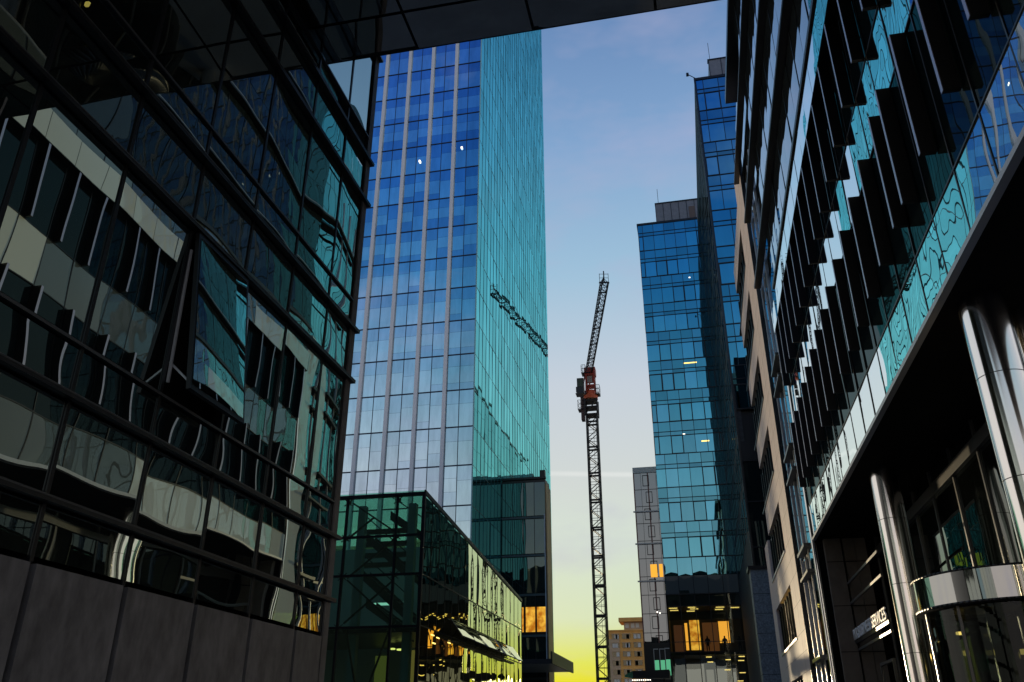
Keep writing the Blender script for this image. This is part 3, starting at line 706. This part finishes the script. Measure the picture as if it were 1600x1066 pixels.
# ------------------------------------------------------------------ big tower on the left
def build_tower():
    Y = 80.0; X = -21.4; T = thing('skyscraper', (-30, 100, GZ), 'tall blue glass skyscraper with pale vertical stripes and a turquoise side face', 'building')
    stripes = [X-3.24*k for k in range(1, 8)]
    rows = [21.0+4.2*k for k in range(-5, 31)]
    nobj = 0; stuff = MB(); side = MB(); gr = MB()
    cols = []
    for k in range(8):
        a = X-3.24*k; cols += [(a-1.60, a-.02), (a-3.02, a-1.64)]
    DK, MD, LT = (.50, .66, .84), (.72, .84, .94), (.96, 1, 1)
    for ri, z0 in enumerate(rows):
        band_state = random.random()
        for ci, (xa, xb) in enumerate(cols):
            sink = 0 <= ri-5 <= 10 and ci < 9
            m = MB() if sink else stuff
            low = ri-5
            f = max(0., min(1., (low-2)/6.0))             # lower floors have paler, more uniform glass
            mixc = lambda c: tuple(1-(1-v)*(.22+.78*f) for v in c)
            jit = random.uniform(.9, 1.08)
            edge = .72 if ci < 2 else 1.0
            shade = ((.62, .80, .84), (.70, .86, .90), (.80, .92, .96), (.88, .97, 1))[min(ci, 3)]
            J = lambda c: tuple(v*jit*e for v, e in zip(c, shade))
            r = (band_state*.97+random.gauss(0, .05)) % 1 if random.random() < .72 else random.random()
            top = z0+4.2
            if r < .5: segs = [(0, .62, LT), (.62, 1, DK)]
            elif r < .7: segs = [(0, .2, DK), (.2, .66, LT), (.66, 1, DK)]
            elif r < .85: segs = [(0, .34, DK), (.34, .68, LT), (.68, 1, MD)]
            else: segs = [(0, .5, MD), (.5, 1, DK)]
            tl = random.gauss(0, .002)
            for a, b, c in segs:
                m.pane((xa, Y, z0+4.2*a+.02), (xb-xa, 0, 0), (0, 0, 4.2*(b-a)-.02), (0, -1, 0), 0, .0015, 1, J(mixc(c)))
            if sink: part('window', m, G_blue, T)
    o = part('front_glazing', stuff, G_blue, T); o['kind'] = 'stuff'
    for x in stripes: part('vertical_stripe', MB().box(x-.20, x+.20, Y-.30, Y+.02, GZ, 151), M_stripe, T)
    for z in rows: gr.box(-47.3, X-.02, Y-.06, Y+.05, z-.06, z+.06)
    for k in range(8): gr.box(X-3.24*k-1.65, X-3.24*k-1.59, Y-.05, Y+.05, 0, 151)
    part('mullion_grid', gr, plain('dark_blue_frame', (.012, .02, .05), .5), T)
    # turquoise side face: narrow panes, long horizontal joints
    yy = Y+.15; ys = [yy]
    while yy < 127.6: yy += 1.62; ys.append(yy)
    for z0 in rows:
        for a, b in zip(ys, ys[1:]):
            v = random.uniform(.80, 1.08)
            side.pane((X, a+.03, z0+.03), (0, b-a-.06, 0), (0, 0, 4.14), (1, 0, 0), 0, .003, 1, (v, v, v))
    o = part('side_glazing', side, G_mint, T); o['kind'] = 'stuff'
    sm = MB()
    for y in ys[1:-1]: sm.box(X-.05, X+.03, y-.022, y+.022, 0, 151)
    for z in rows: sm.box(X-.05, X+.010, Y+.1, 127.8, z-.035, z+.035)
    part('side_joint', sm, plain('dark_teal_joint', (.015, .14, .14), .4), T)
    part('corner_trim', MB().box(X-.06, X+.05, Y-.05, Y+.12, GZ, 151), plain('pale_teal_trim', (.25, .5, .5), .4), T)
    part('body', MB().box(-47.3, X-.1, Y+.1, 127.8, GZ, 151), M_black, T)
    for (x, z) in ((-23.6, 65.9), (-29.0, 64.7)):
        part('lamp', MB().cyl(x, Y-.12, z, z+.22, .12, 10), E_white, T)
    # lower wing standing against the side face
    yb, xr = 93.5, -16.2
    wv = part('low_wing', MB().box(X+.02, xr, yb+.1, 96.5, GZ, 27.2), M_black, T)
    for k in range(7):
        z0 = 27.0-4.3*(k+1)
        if k == 3: continue
        pn = MB()
        for j in range(4):
            pn.pane((X+.05+1.28*j, yb, z0+.2), (1.26, 0, 0), (0, 0, 3.9), (0, -1, 0), .006, .006, 5)
        part('pane', pn, G_block, wv)
    mband = plain('grey_green_band', (.10, .14, .13), .5)
    for k in range(1, 7): part('floor_band', MB().box(X+.03, xr, yb-.09, yb+.05, 27.0-4.3*k-.13, 27.0-4.3*k+.1), mband, wv)
    g = MB()
    for j in range(1, 4): g.box(X+.05+1.28*j-.04, X+.05+1.28*j+.02, yb-.03, yb+.04, GZ, 27)
    part('mullion', g, M_black, wv)
    z0 = 27.0-4.3*4
    for j in range(4):
        part('lit_window', MB().quad((X+.3+1.25*j, yb+.02, z0+.4), (X+1.35+1.25*j, yb+.02, z0+.4), (X+1.35+1.25*j, yb+.02, z0+3.0), (X+.3+1.25*j, yb+.02, z0+3.0)), MATS['amber_lit_office'], wv)
    pn2 = MB().box(X+.05, xr, yb+.03, yb+.08, z0+3.05, z0+4.1)
    part('dark_panel', pn2, G_block, wv)
    part('roof_edge', MB().box(X+.03, xr+.1, yb-.12, yb+.3, 27.2, 27.45), M_black, wv)
    part('wing_edge', MB().box(xr, xr+.12, yb-.05, 96.6, GZ, 26.6), M_tan, wv)  # tan puts the sunset light on this side face into its colour
    part('wing_edge', MB().box(xr-.16, xr-.06, yb-.14, yb-.10, GZ, 23), M_white, wv)
    part('vent', MB().box(xr-.7, xr-.1, yb+.5, yb+1.2, 27.45, 28.4), M_black, wv)
build_tower()

# ------------------------------------------------------------------ entrance canopy past the podium
def build_canopy():
    T = thing('entrance_canopy', (-17, 88, 6), 'pale glass entrance canopy with a dark edge at the foot of the skyscraper', 'canopy')
    s = MB()
    for k in range(5):
        y0 = 80+2.6*k
        s.box(-21.3, -13.6, y0, y0+2.5, 6.05, 6.1)
    part('soffit_pane', s, plain('pale_canopy_panel', (.62, .62, .56), .4), T)
    part('edge_beam', MB().box(-13.6, -13.45, 79.9, 93.2, 5.95, 7.0), M_lattice, T)
    part('edge_beam', MB().box(-21.3, -13.6, 79.8, 80, 5.95, 6.35), M_lattice, T)
    part('top', MB().box(-21.3, -13.6, 80.0, 93.2, 6.15, 6.3), M_lattice, T)
build_canopy()

# ------------------------------------------------------------------ glass podium with a stair inside
def build_podium():
    Y = 44.0; X = -14.5; X0 = -30.0; YB_ = 71.0
    T = thing('glass_pavilion', (-20, 55, GZ), 'green glass pavilion with a staircase inside and a sloping roof, below the skyscraper', 'building')
    roofz = lambda y: 12.33-.077*(y-Y)
    xs = [-30, -27.1, -24.1, -21.6, -19.1, -16.1, X]; zs = [GZ, 2.3, 5.24, 7.95, 10.06, 12.3]
    for a, b in zip(xs, xs[1:]):
        for c, d in zip(zs, zs[1:]):
            part('front_pane', MB().pane((a+.03, Y, c+.03), (b-a-.06, 0, 0), (0, 0, d-c-.06), (0, -1, 0), .004, .004, 5), G_pod, T)
    fr = MB()
    for x in xs[1:-1]: fr.box(x-.06, x+.06, Y-.06, Y+.12, GZ, 12.3)
    for z in zs[1:-1]: fr.box(X0, X, Y-.065, Y+.12, z-.06, z+.06)
    fr.box(X0, X, Y-.08, Y+.3, 12.3, 12.45)
    part('front_frame', fr, M_black, T)
    part('corner_post', MB().box(X-.12, X+.06, Y-.09, Y+.1, GZ, 12.44), M_black, T)
    # side face
    ys = [Y+.1]; 
    while ys[-1] < YB_-.5: ys.append(ys[-1]+1.5)
    hz = [GZ, 2.6, 5.3, 7.95, None]
    for a, b in zip(ys, ys[1:]):
        m = MB()
        for i in range(4):
            z0 = hz[i]; z1 = hz[i+1] if hz[i+1] else min(roofz(a), roofz(b))-.02
            n = 6
            m.pane((X, a+.02, z0+.03), (0, b-a-.04, 0), (0, 0, z1-z0-.05), (1, 0, 0), random.choice((1, -1))*.006, .006, n)
        part('side_pane', m, G_podside, T)
    sm = MB()
    for z in (2.6, 5.3, 7.95): sm.box(X-.04, X+.03, Y, ys[-1], z-.03, z+.03)
    for y in ys[1:]: sm.box(X-.04, X+.02, y-.015, y+.015, GZ, roofz(y)-.02)
    part('side_mullion', sm, M_black, T)
    rf = MB().hexa([(X0, Y-.05, roofz(Y)+.12), (X+.05, Y-.05, roofz(Y)+.12), (X+.05, ys[-1], roofz(ys[-1])), (X0, ys[-1], roofz(ys[-1])),
                    (X0, Y-.05, roofz(Y)+.2), (X+.05, Y-.05, roofz(Y)+.2), (X+.05, ys[-1], roofz(ys[-1])+.12), (X0, ys[-1], roofz(ys[-1])+.12)])
    part('roof', rf, glass('podium_roof_glass', (.8, 1, .9), .1, strength=0, trans=(.62, .88, .76)), T)
    part('roof_edge', MB().hexa([(X-.02, Y-.05, roofz(Y)-.02), (X+.07, Y-.05, roofz(Y)-.02), (X+.07, ys[-1], roofz(ys[-1])-.1), (X-.02, ys[-1], roofz(ys[-1])-.1), (X-.02, Y-.05, roofz(Y)+.22), (X+.07, Y-.05, roofz(Y)+.22), (X+.07, ys[-1], roofz(ys[-1])+.14), (X-.02, ys[-1], roofz(ys[-1])+.14)]), M_black, T)
    part('end_wall', MB().box(X0, X-.06, ys[-1]-.3, ys[-1], GZ, roofz(ys[-1])-.05), M_black, T)
    # row of open top-hung windows on the side
    for k in range(6):
        y0 = 49.6+2.95*k; y1 = y0+2.85
        zt, L_, an = 6.25-.02*k, 1.25, math.radians(38)
        dx, dz = math.sin(an)*L_, math.cos(an)*L_
        p = [(X+.05, y0, zt), (X+.05, y1, zt), (X+.05+dx, y1, zt-dz), (X+.05+dx, y0, zt-dz)]
        q = [(a+.04, b, c+.05) for a, b, c in p]
        w = part('awning_window', MB().hexa(p+q), M_black, T)
        n = Vector((math.cos(an), 0, math.sin(an)))
        o = Vector(q[3])+n*.012
        part('pane', MB().pane(o+Vector((0, .08, 0)), (0, y1-y0-.16, 0), Vector(q[0])-Vector(q[3]), n, .004, .01, 5), G_podside, w)
    part('awning_track', MB().box(X+.02, X+.16, 49.2, 67.4, 5.02, 5.14), M_black, T)
    # inside: back wall, slabs, columns, stair flights, bracing
    part('back_wall', MB().box(X0, X-.5, 53.5, 53.8, GZ, 11.4), M_inner, T)
    part('inner_side_wall', MB().box(X-.62, X-.5, Y+5.5, 53.5, GZ, 11.4), M_inner, T)
    for z in (5.0,): part('floor_slab', MB().box(X0, X-.15, Y+.5, 53.4, z, z+.22), M_black, T)
    for x in (-18.6, -15.55): part('inner_column', MB().box(x-.22, x+.22, Y+1.0, Y+1.4, GZ, 12.1), M_inner, T)
    def flight(x0, z0, x1, z1, y0, name='stair_flight'):
        m = MB(); d = Vector((x1-x0, 0, z1-z0)); n = 10
        for yy in (y0, y0+1.7): m.hexa([(x0, yy, z0-.3), (x1, yy, z1-.3), (x1, yy+.1, z1-.3), (x0, yy+.1, z0-.3), (x0, yy, z0+.25), (x1, yy, z1+.25), (x1, yy+.1, z1+.25), (x0, yy+.1, z0+.25)])
        for k in range(n): 
            t = (k+.5)/n; x = x0+d.x*t; z = z0+d.z*t
            m.box(x-.17, x+.17, y0+.1, y0+1.7, z-.04, z+.04)
        for yy in (y0+.02,): m.bar((x0, yy, z0+1.1), (x1, yy, z1+1.1), .06)
        part(name, m, plain('dark_stair_steel', (.02, .025, .024), .5) if 'dark_stair_steel' not in MATS else MATS['dark_stair_steel'], T)
    flight(-19.0, 10.8, -15.9, 8.2, Y+2.6); flight(-19.0, 8.6, -16.0, 6.1, Y+2.2); flight(-19.4, 7.2, -16.3, 5.2, Y+4.6); flight(-17.6, 12.0, -14.9, 10.2, Y+3.0)
    for z in (9.1, 9.7, 10.4, 11.2): part('landing_beam', MB().box(-19.6, -16.4, Y+2.0+.2*z, Y+2.3+.2*z, z, z+.28), MATS['dark_stair_steel'], T)
    br = MB()
    for (x0, x1, z0, z1) in ((-18.9, -16.2, 7.9, 10.0), (-18.9, -16.2, 7.8, 5.6), (-18.9, -16.2, 5.5, 7.7), (-18.7, -17.6, 5.1, 1.0), (-16.3, -17.9, 5.0, .5), (-18.9, -16.2, 12.1, 10.3), (-18.9, -17.6, 10.2, 11.2)):
        br.bar((x0, Y+.35, z0), (x1, Y+.35, z1), .09)
    part('cross_brace', br, M_black, T)
    for x in (-19.1, -16.1):
        for z in (2.3, 5.24, 7.95, 10.06, 12.1):
            part('spider_fixing', MB().cyl(x, Y+.2, z-.1, z+.1, .14, 10).bar((x-.25, Y+.14, z-.2), (x+.25, Y+.14, z+.2), .05).bar((x-.25, Y+.14, z+.2), (x+.25, Y+.14, z-.2), .05), M_rail, T)
    part('fill_panel', MB().box(-19.8, -17.4, Y+6.6, Y+7.4, 7.4, 7.45), E_fill, T)  # glowing panel added only to brighten the pavilion interior
    part('lit_room', MB().quad((-18.0, 53.4, 1.0), (-16.2, 53.4, 1.0), (-16.2, 53.4, 4.9), (-18.0, 53.4, 4.9)), emit('amber_wall_glow', (.55, .30, .07), .42), T)  # emissive quads put lamplight on the back wall into its colour
    part('lit_room', MB().quad((-20.4, 53.4, .5), (-19.6, 53.4, .5), (-19.6, 53.4, 4.6), (-20.4, 53.4, 4.6)), emit('olive_wall_glow', (.30, .26, .05), .3), T)
    part('lamp', MB().cyl(-17.3, 49.5, 4.55, 4.62, .3, 16), E_lamp, T)
    part('lamp', MB().cyl(-18.1, 50.0, 4.65, 4.72, .2, 16), E_lamp, T)
    # restaurant lamps seen through the side
    for (y, z) in ((46.2, 5.0), (47.2, 4.95), (49.5, 4.9), (46.5, 4.6), (45.0, 1.2), (46, 1.25), (48, 1.15), (49.3, 1.1), (51.8, 1.1), (47.2, .9), (50.2, .85)):
        part('lamp', MB().box(X+.004, X+.02, y, y+.55, z, z+.06), E_lamp, T)
    for (y, z) in ((45.2, -.2), (47.2, -.2), (49.0, -.25)):
        part('lit_display', MB().box(X+.004, X+.015, y, y+.9, z, z+.6), emit('yellow_green_display', (.8, .8, .2), .9) if 'yellow_green_display' not in MATS else MATS['yellow_green_display'], T)
build_podium()

# ------------------------------------------------------------------ grey slim tower, apartment block, dark pavilion roof
def build_grey():
    Y = 170.0; x0, x1, zt = -10.9, 3.0, 50.6
    T = thing('grey_tower', (-5, Y, GZ), 'slim grey glass tower with red-brown joints between the apartment block and the blue tower', 'building')
    part('body', MB().box(x0+.05, x1, Y+.1, Y+15, GZ, zt-1.2), M_black, T)
    part('roof_screen', MB().box(x0, x1, Y-.1, Y+14, zt-1.2, zt), plain('pale_roof_screen', (.55, .58, .54), .4), T)
    fr = MB(); red = MB()
    st = 3.5; k = 0; z = zt-1.25
    while z-st > 5:
        x = x0; j = 0
        off = .9 if (k % 4 < 2) else .2
        m = MB()
        for j in range(9):
            a = x0+1.55*j; m.pane((a+.03, Y, z-st+.05), (1.49, 0, 0), (0, 0, st-.1), (0, -1, 0), 0, .003, 1)
        part('window_band', m, G_grey, T)
        for j in range(5):
            a = x0+1.9+2.9*j+(.5 if k % 2 else 0)
            for q in ((a, a+.12, 0, 2.3), (a+1.2, a+1.32, 0, 2.3), (a, a+1.32, 2.2, 2.32), (a, a+1.32, 0, .12)): fr.box(q[0], q[1], Y-.08, Y-.003, z-st+.7+q[2], z-st+.7+q[3])
        fr.box(x0, x1, Y-.05, Y-.002, z-st-.05, z-st+.05)
        z -= st; k += 1
    part('window_frame', fr, M_black, T)
    for x in (x0+.12, x0+3.0, x0+5.9): red.box(x-.12, x+.12, Y-.07, Y-.001, 6, zt-1.3)
    part('red_joint', red, plain('red_brown_joint', (.24, .10, .08), .6), T)
    for z in (41.4, 34.9, 27.6): part('ledge', MB().box(x0-.35, x1, Y-.35, Y, z-.25, z), M_lgrey, T)
    for (a, b) in ((-8.6, -7.3), (-6.9, -6.2)):
        part('lit_window', MB().box(a, b, Y-.1, Y-.085, 28.2, 30.7), E_amber, T)
    for (x, z) in ((-8.0, 21.5), (-7.5, 21.3), (-5.6, 21.5), (-5.9, 18.6)): part('lamp', MB().box(x, x+.25, Y-.09, Y-.08, z, z+.25), E_white, T)
    part('dark_base', MB().box(x0, x1, Y-.3, Y-.1, GZ, 16.0), M_black, T)
    for (a, b, z0, z1) in ((-9.0, -8.2, 10.2, 12.9), (-7.9, -7.1, 10.2, 12.9), (-6.9, -5.4, 10.2, 13), (-7.3, -6.5, 3.5, 6.5), (-6.4, -5.2, 3.5, 6.6)):
        w = part('shop_window', MB().box(a, b, Y-.36, Y-.31, z0, z1), E_green, T)
        part('frame', MB().box(a-.12, a, Y-.4, Y-.31, z0-.3, z1+2).box(a-.12, b, Y-.4, Y-.31, z1+1.9, z1+2.05), M_lgrey, w)
build_grey()
def build_apartments():
    Y = 300.0; T = thing('apartment_block', (-22, Y, GZ), 'amber-lit apartment block with rows of square windows low between the crane and the grey tower', 'building')
    part('wall', MB().box(-31, -10, Y, Y+14, GZ, 32.3), M_ochre, T)
    part('wall', MB().box(-30.95, -27.3, Y-.12, Y-.004, GZ, 29.8), M_tanrend, T)
    part('roof_edge', MB().box(-31.2, -10, Y-.3, Y+14, 32.3, 32.7), M_ochre, T)
    ph = part('penthouse', MB().box(-25.6, -10, Y+1, Y+9, 32.7, 35.3), M_tanrend, T)
    part('penthouse_roof', MB().box(-27.2, -10, Y-.6, Y+10, 35.3, 36.6), M_ochre, ph)
    for x in (-25.1, -23.2, -21.6): part('window', MB().box(x, x+1.2, Y+.9, Y+.996, 33.4, 34.9), M_curtain, ph)
    for r in range(12):
        zt = 31.3-2.82*r
        if zt < 0: break
        for ci, (a, b) in enumerate(((-29.8, -27.4), (-26.3, -23.7), (-22.5, -20.0))):
            w = part('window', MB().box(a, b, Y-.2, Y-.125, zt-1.55, zt), M_window, T)
            n = random.choice((1, 2, 2))
            for q in range(n):
                xx = a+(b-a)*random.choice((.05, .4, .55)); part('curtain', MB().box(xx, min(b, xx+.95), Y-.23, Y-.204, zt-1.5, zt-.1), M_curtain, w)
            part('lintel', MB().box(a-.1, b+.1, Y-.5, Y-.1, zt, zt+.16), M_tanrend, w)  # projecting tan lintel above each window
build_apartments()
def build_darkroof():
    T = thing('dark_canopy', (-5, 92, 5), 'low dark canopy with a pointed end and small lamps before the apartment block', 'canopy')
    Y = 92.0
    part('roof', MB().hexa([(-8.2, Y+2, 5.55), (-7.2, Y, 5.3), (-3.5, Y, 5.3), (-3.5, Y+3, 5.3), (-8.2, Y+2, 5.75), (-7.2, Y, 6.0), (-3.5, Y, 6.1), (-3.5, Y+3, 6.1)]), M_black, T)
    for k in range(9): part('lamp', MB().box(-7.3+.22*k, -7.3+.22*k+.12, Y+.2, Y+.3, 5.1, 5.2), E_white, T)
    part('post', MB().box(-4.2, -4.0, Y+1, Y+1.2, GZ, 5.3), M_black, T); part('post', MB().box(-6.9, -6.75, Y+1, Y+1.15, GZ, 5.3), M_black, T)
build_darkroof()

# ------------------------------------------------------------------ crane
def build_crane():
    cx, cy = -18.85, 170.0; w = 1.1
    T = thing('tower_crane', (cx, cy, GZ), 'dark lattice tower crane with an orange slewing ring and a jib pointing toward the camera', 'crane')
    m = MB(); drift = lambda z: cx-1.0+1.0*min(1, (z+1.6)/65)-.0
    z = GZ; k = 0
    X = lambda z: cx
    while z < 62.5:
        z1 = min(z+1.9, 63)
        for sx in (-1, 1):
            for sy in (-1, 1): m.bar((cx+sx*w, cy+sy*w, z), (cx+sx*w, cy+sy*w, z1), .3)
        for s in (-1, 1):
            a, b = (-1, 1) if k % 2 else (1, -1)
            m.bar((cx+a*w, cy+s*w, z), (cx+b*w, cy+s*w, z1), .14); m.bar((cx+s*w, cy+a*w, z), (cx+s*w, cy+b*w, z1), .14)
            m.bar((cx-w, cy+s*w, z), (cx+w, cy+s*w, z), .09)
        if k % 3 == 0:
            for s in (-1, 1): m.bar((cx-w, cy+s*w, z), (cx+w, cy+s*w, z), .34); m.bar((cx+s*w, cy-w, z), (cx+s*w, cy+w, z), .34)
        z = z1; k += 1
    part('mast', m, M_lattice, T)
    ld = MB()
    for s in (-.25, .25): ld.bar((cx+.45+s, cy+.3, GZ), (cx+.45+s, cy+.3, 62), .06)
    part('ladder', ld, M_lattice, T)
    c = MB()
    for zz in (62.8, 64.5, 66.0): c.box(cx-1.35, cx+1.35, cy-1.35, cy+1.35, zz-.15, zz+.15)
    for sx in (-1, 1):
        for sy in (-1, 1): c.bar((cx+sx*1.3, cy+sy*1.3, 62.6), (cx+sx*1.3, cy+sy*1.3, 66.4), .3)
    c.bar((cx-1.3, cy-1.3, 62.8), (cx+1.3, cy-1.3, 66), .2)
    part('climbing_collar', c, M_lattice, T)
    part('side_panel', MB().box(cx-2.25, cx-1.55, cy-.8, cy+.8, 61.8, 66.8), plain('brown_steel', (.10, .055, .045), .6), T)
    part('slewing_ring', MB().cyl(cx-.1, cy, 66.5, 67.4, 1.55, 32).cyl(cx, cy, 67.4, 68.6, 1.35, 32, True, .9), M_orange, T)
    tw = MB()
    for sx in (-1, 1):
        for sy in (-1, 1): tw.bar((cx+sx*.95, cy+sy*.95, 68.2), (cx+sx*.85, cy+sy*.85, 73.6), .3)
    for zz in (69.6, 71.0, 72.2, 73.3): tw.box(cx-1.05, cx+1.05, cy-1.05, cy+1.05, zz-.16, zz+.16)
    tw.bar((cx-.9, cy-.95, 68.4), (cx+.9, cy-.95, 69.6), .18)
    tw.box(cx-1.2, cx+1.2, cy-1.0, cy+1.2, 72.2, 73.9)
    part('tower_head', tw, M_redp, T)
    part('number_plate', MB().box(cx-.6, cx+.5, cy-1.14, cy-1.08, 70.2, 71.7), plain('grey_plate', (.30, .24, .20), .6), T)
    cb = MB().box(cx-2.85, cx-1.4, cy-1.6, cy+.3, 67.6, 71.2).box(cx-3.2, cx-1.3, cy-1.8, cy+.4, 67.5, 67.65).box(cx-3.1, cx-2.85, cy-1.6, cy-1.0, 68.0, 69.2)
    cab = part('cab', cb, plain('dark_cab', (.03, .035, .04), .4), T)
    part('cab_glass', MB().quad((cx-2.7, cy-1.61, 69.2), (cx-1.55, cy-1.61, 69.2), (cx-1.55, cy-1.61, 71.0), (cx-2.7, cy-1.61, 71.0)), glass('cab_glass', (.4, .55, .58), .5, base=(.02, .05, .055), strength=0), cab)
    def rails(x0, x1, y0, y1, z0, h, name):
        r = MB()
        for zz in (z0, z0+h*.5, z0+h):
            r.bar((x0, y0, zz), (x1, y0, zz), .07); r.bar((x0, y1, zz), (x1, y1, zz), .07); r.bar((x0, y0, zz), (x0, y1, zz), .07); r.bar((x1, y0, zz), (x1, y1, zz), .07)
        for x in (x0, (x0+x1)/2, x1):
            for y in (y0, y1): r.bar((x, y, z0-.2), (x, y, z0+h), .07)
        r.box(x0, x1, y0, y1, z0-.25, z0-.1); part(name, r, M_lattice, T)
    rails(cx-1.85, cx-1.0, cy-1.2, cy+.8, 72.7, 1.8, 'platform'); rails(cx+1.1, cx+1.95, cy-1.2, cy+.8, 67.6, 1.9, 'platform'); rails(cx-2.9, cx-1.7, cy-1, cy+1, 64.3, 2.0, 'platform')
    # jib: triangular lattice reaching toward the camera, and a counter-jib away from it
    A = Vector((cx-.25, cy-1, 72.6)); B = Vector((-11.3, 131.0, 73.5)); d = (B-A).normalized(); n = 22; L = (B-A).length
    sd = d.cross(Vector((0, 0, 1))).normalized(); upv = sd.cross(d).normalized()
    j = MB()
    P = lambda t, s, h: A+d*(L*t)+sd*(s*.72)+upv*h
    for k in range(n):
        t0, t1 = k/n, (k+1)/n; tm = (t0+t1)/2
        j.bar(P(t0, -1, 0), P(t1, -1, 0), .30); j.bar(P(t0, 1, 0), P(t1, 1, 0), .14); j.bar(P(t0, 0, 1.5), P(t1, 0, 1.5), .16)
        for s in (-1, 1): j.bar(P(t0, s, 0), P(tm, 0, 1.5), .08); j.bar(P(tm, 0, 1.5), P(t1, s, 0), .08)
        j.bar(P(t0, -1, 0), P(t1, 1, 0), .07); j.bar(P(t0, -1, 0), P(t0, 1, 0), .08)
        if k % 4 == 0: j.bar(P(t0, -1, 0), P(t0, 1, 0), .2)
    part('jib', j, M_lattice, T)
    e = MB()
    for h in (.2, 1.0, 1.8): e.bar(P(1, -1.1, h), P(1, 1.1, h), .06)
    for s in (-1.1, 0, 1.1): e.bar(P(1, s, 0), P(1, s, 1.9 if s else 2.4), .08 if s else .2)
    e.bar(P(1, -1.3, 0), P(1, 1.3, 0), .2)
    part('jib_end_frame', e, M_lattice, T)
    cj = MB(); D = -d
    for s in (-.7, .7): cj.bar(A+sd*s, A+sd*s+D*14, .3)
    part('counter_jib', cj, M_redp, T)
    part('counterweight', MB().box(*[v for a in zip((A+D*13)[:], (A+D*13)[:]) for v in (a[0]-.9, a[1]+.9)]), M_lattice, T)
build_crane()

# ------------------------------------------------------------------ figures in the lit room
def build_people():
    spots = [(.62, 'figure in dark clothes left of the amber doorway in the lit window'), (2.45, 'figure in dark clothes silhouetted against the right amber panel in the lit window'), (4.0, 'figure in dark clothes right of the amber panel beside the window edge')]
    for i, (x, lab) in enumerate(spots):
        y = YA+1.6+.3*i; z = 8.0
        V = [(x, y, z+.95), (x, y, z+1.2), (x, y+.01, z+1.42), (x, y, z+1.56), (x, y-.02, z+1.68), (x, y-.02, z+1.80),
             (x-.2, y, z+1.42), (x-.27, y-.02, z+1.15), (x-.24, y-.14, z+.92), (x+.2, y, z+1.42), (x+.27, y-.02, z+1.15), (x+.22, y-.15, z+.92),
             (x-.1, y, z+.88), (x-.11, y-.02, z+.48), (x-.11, y, z+.07), (x-.12, y-.14, z+.04), (x+.1, y, z+.88), (x+.12, y-.02, z+.48), (x+.12, y, z+.07), (x+.13, y-.14, z+.04)]
        E = [(0, 1), (1, 2), (2, 3), (3, 4), (4, 5), (2, 6), (6, 7), (7, 8), (2, 9), (9, 10), (10, 11), (0, 12), (12, 13), (13, 14), (14, 15), (0, 16), (16, 17), (17, 18), (18, 19)]
        R = [.17, .16, .17, .065, .10, .095, .085, .06, .045, .085, .06, .045, .105, .075, .05, .045, .105, .075, .05, .045]
        me = bpy.data.meshes.new('person'); me.from_pydata([tuple(Vector(v)-Vector((x, y, z))) for v in V], E, []); me.update()
        o = bpy.data.objects.new('person', me); C.objects.link(o); o.location = (x, y, z)
        sk = o.modifiers.new('skin', 'SKIN'); ss = o.modifiers.new('sub', 'SUBSURF'); ss.levels = 1; ss.render_levels = 1
        for k, r in enumerate(R): me.skin_vertices[0].data[k].radius = (r, r*.8)
        me.skin_vertices[0].data[0].use_root = True
        bpy.context.view_layer.update()
        dg = bpy.context.evaluated_depsgraph_get(); m2 = bpy.data.meshes.new_from_object(o.evaluated_get(dg)); o.modifiers.clear(); o.data = m2
        m2.materials.clear(); m2.materials.append(M_person)
        for p in m2.polygons: p.use_smooth = True
        tag(o, lab, 'person', 'people standing in the lit room')
build_people()
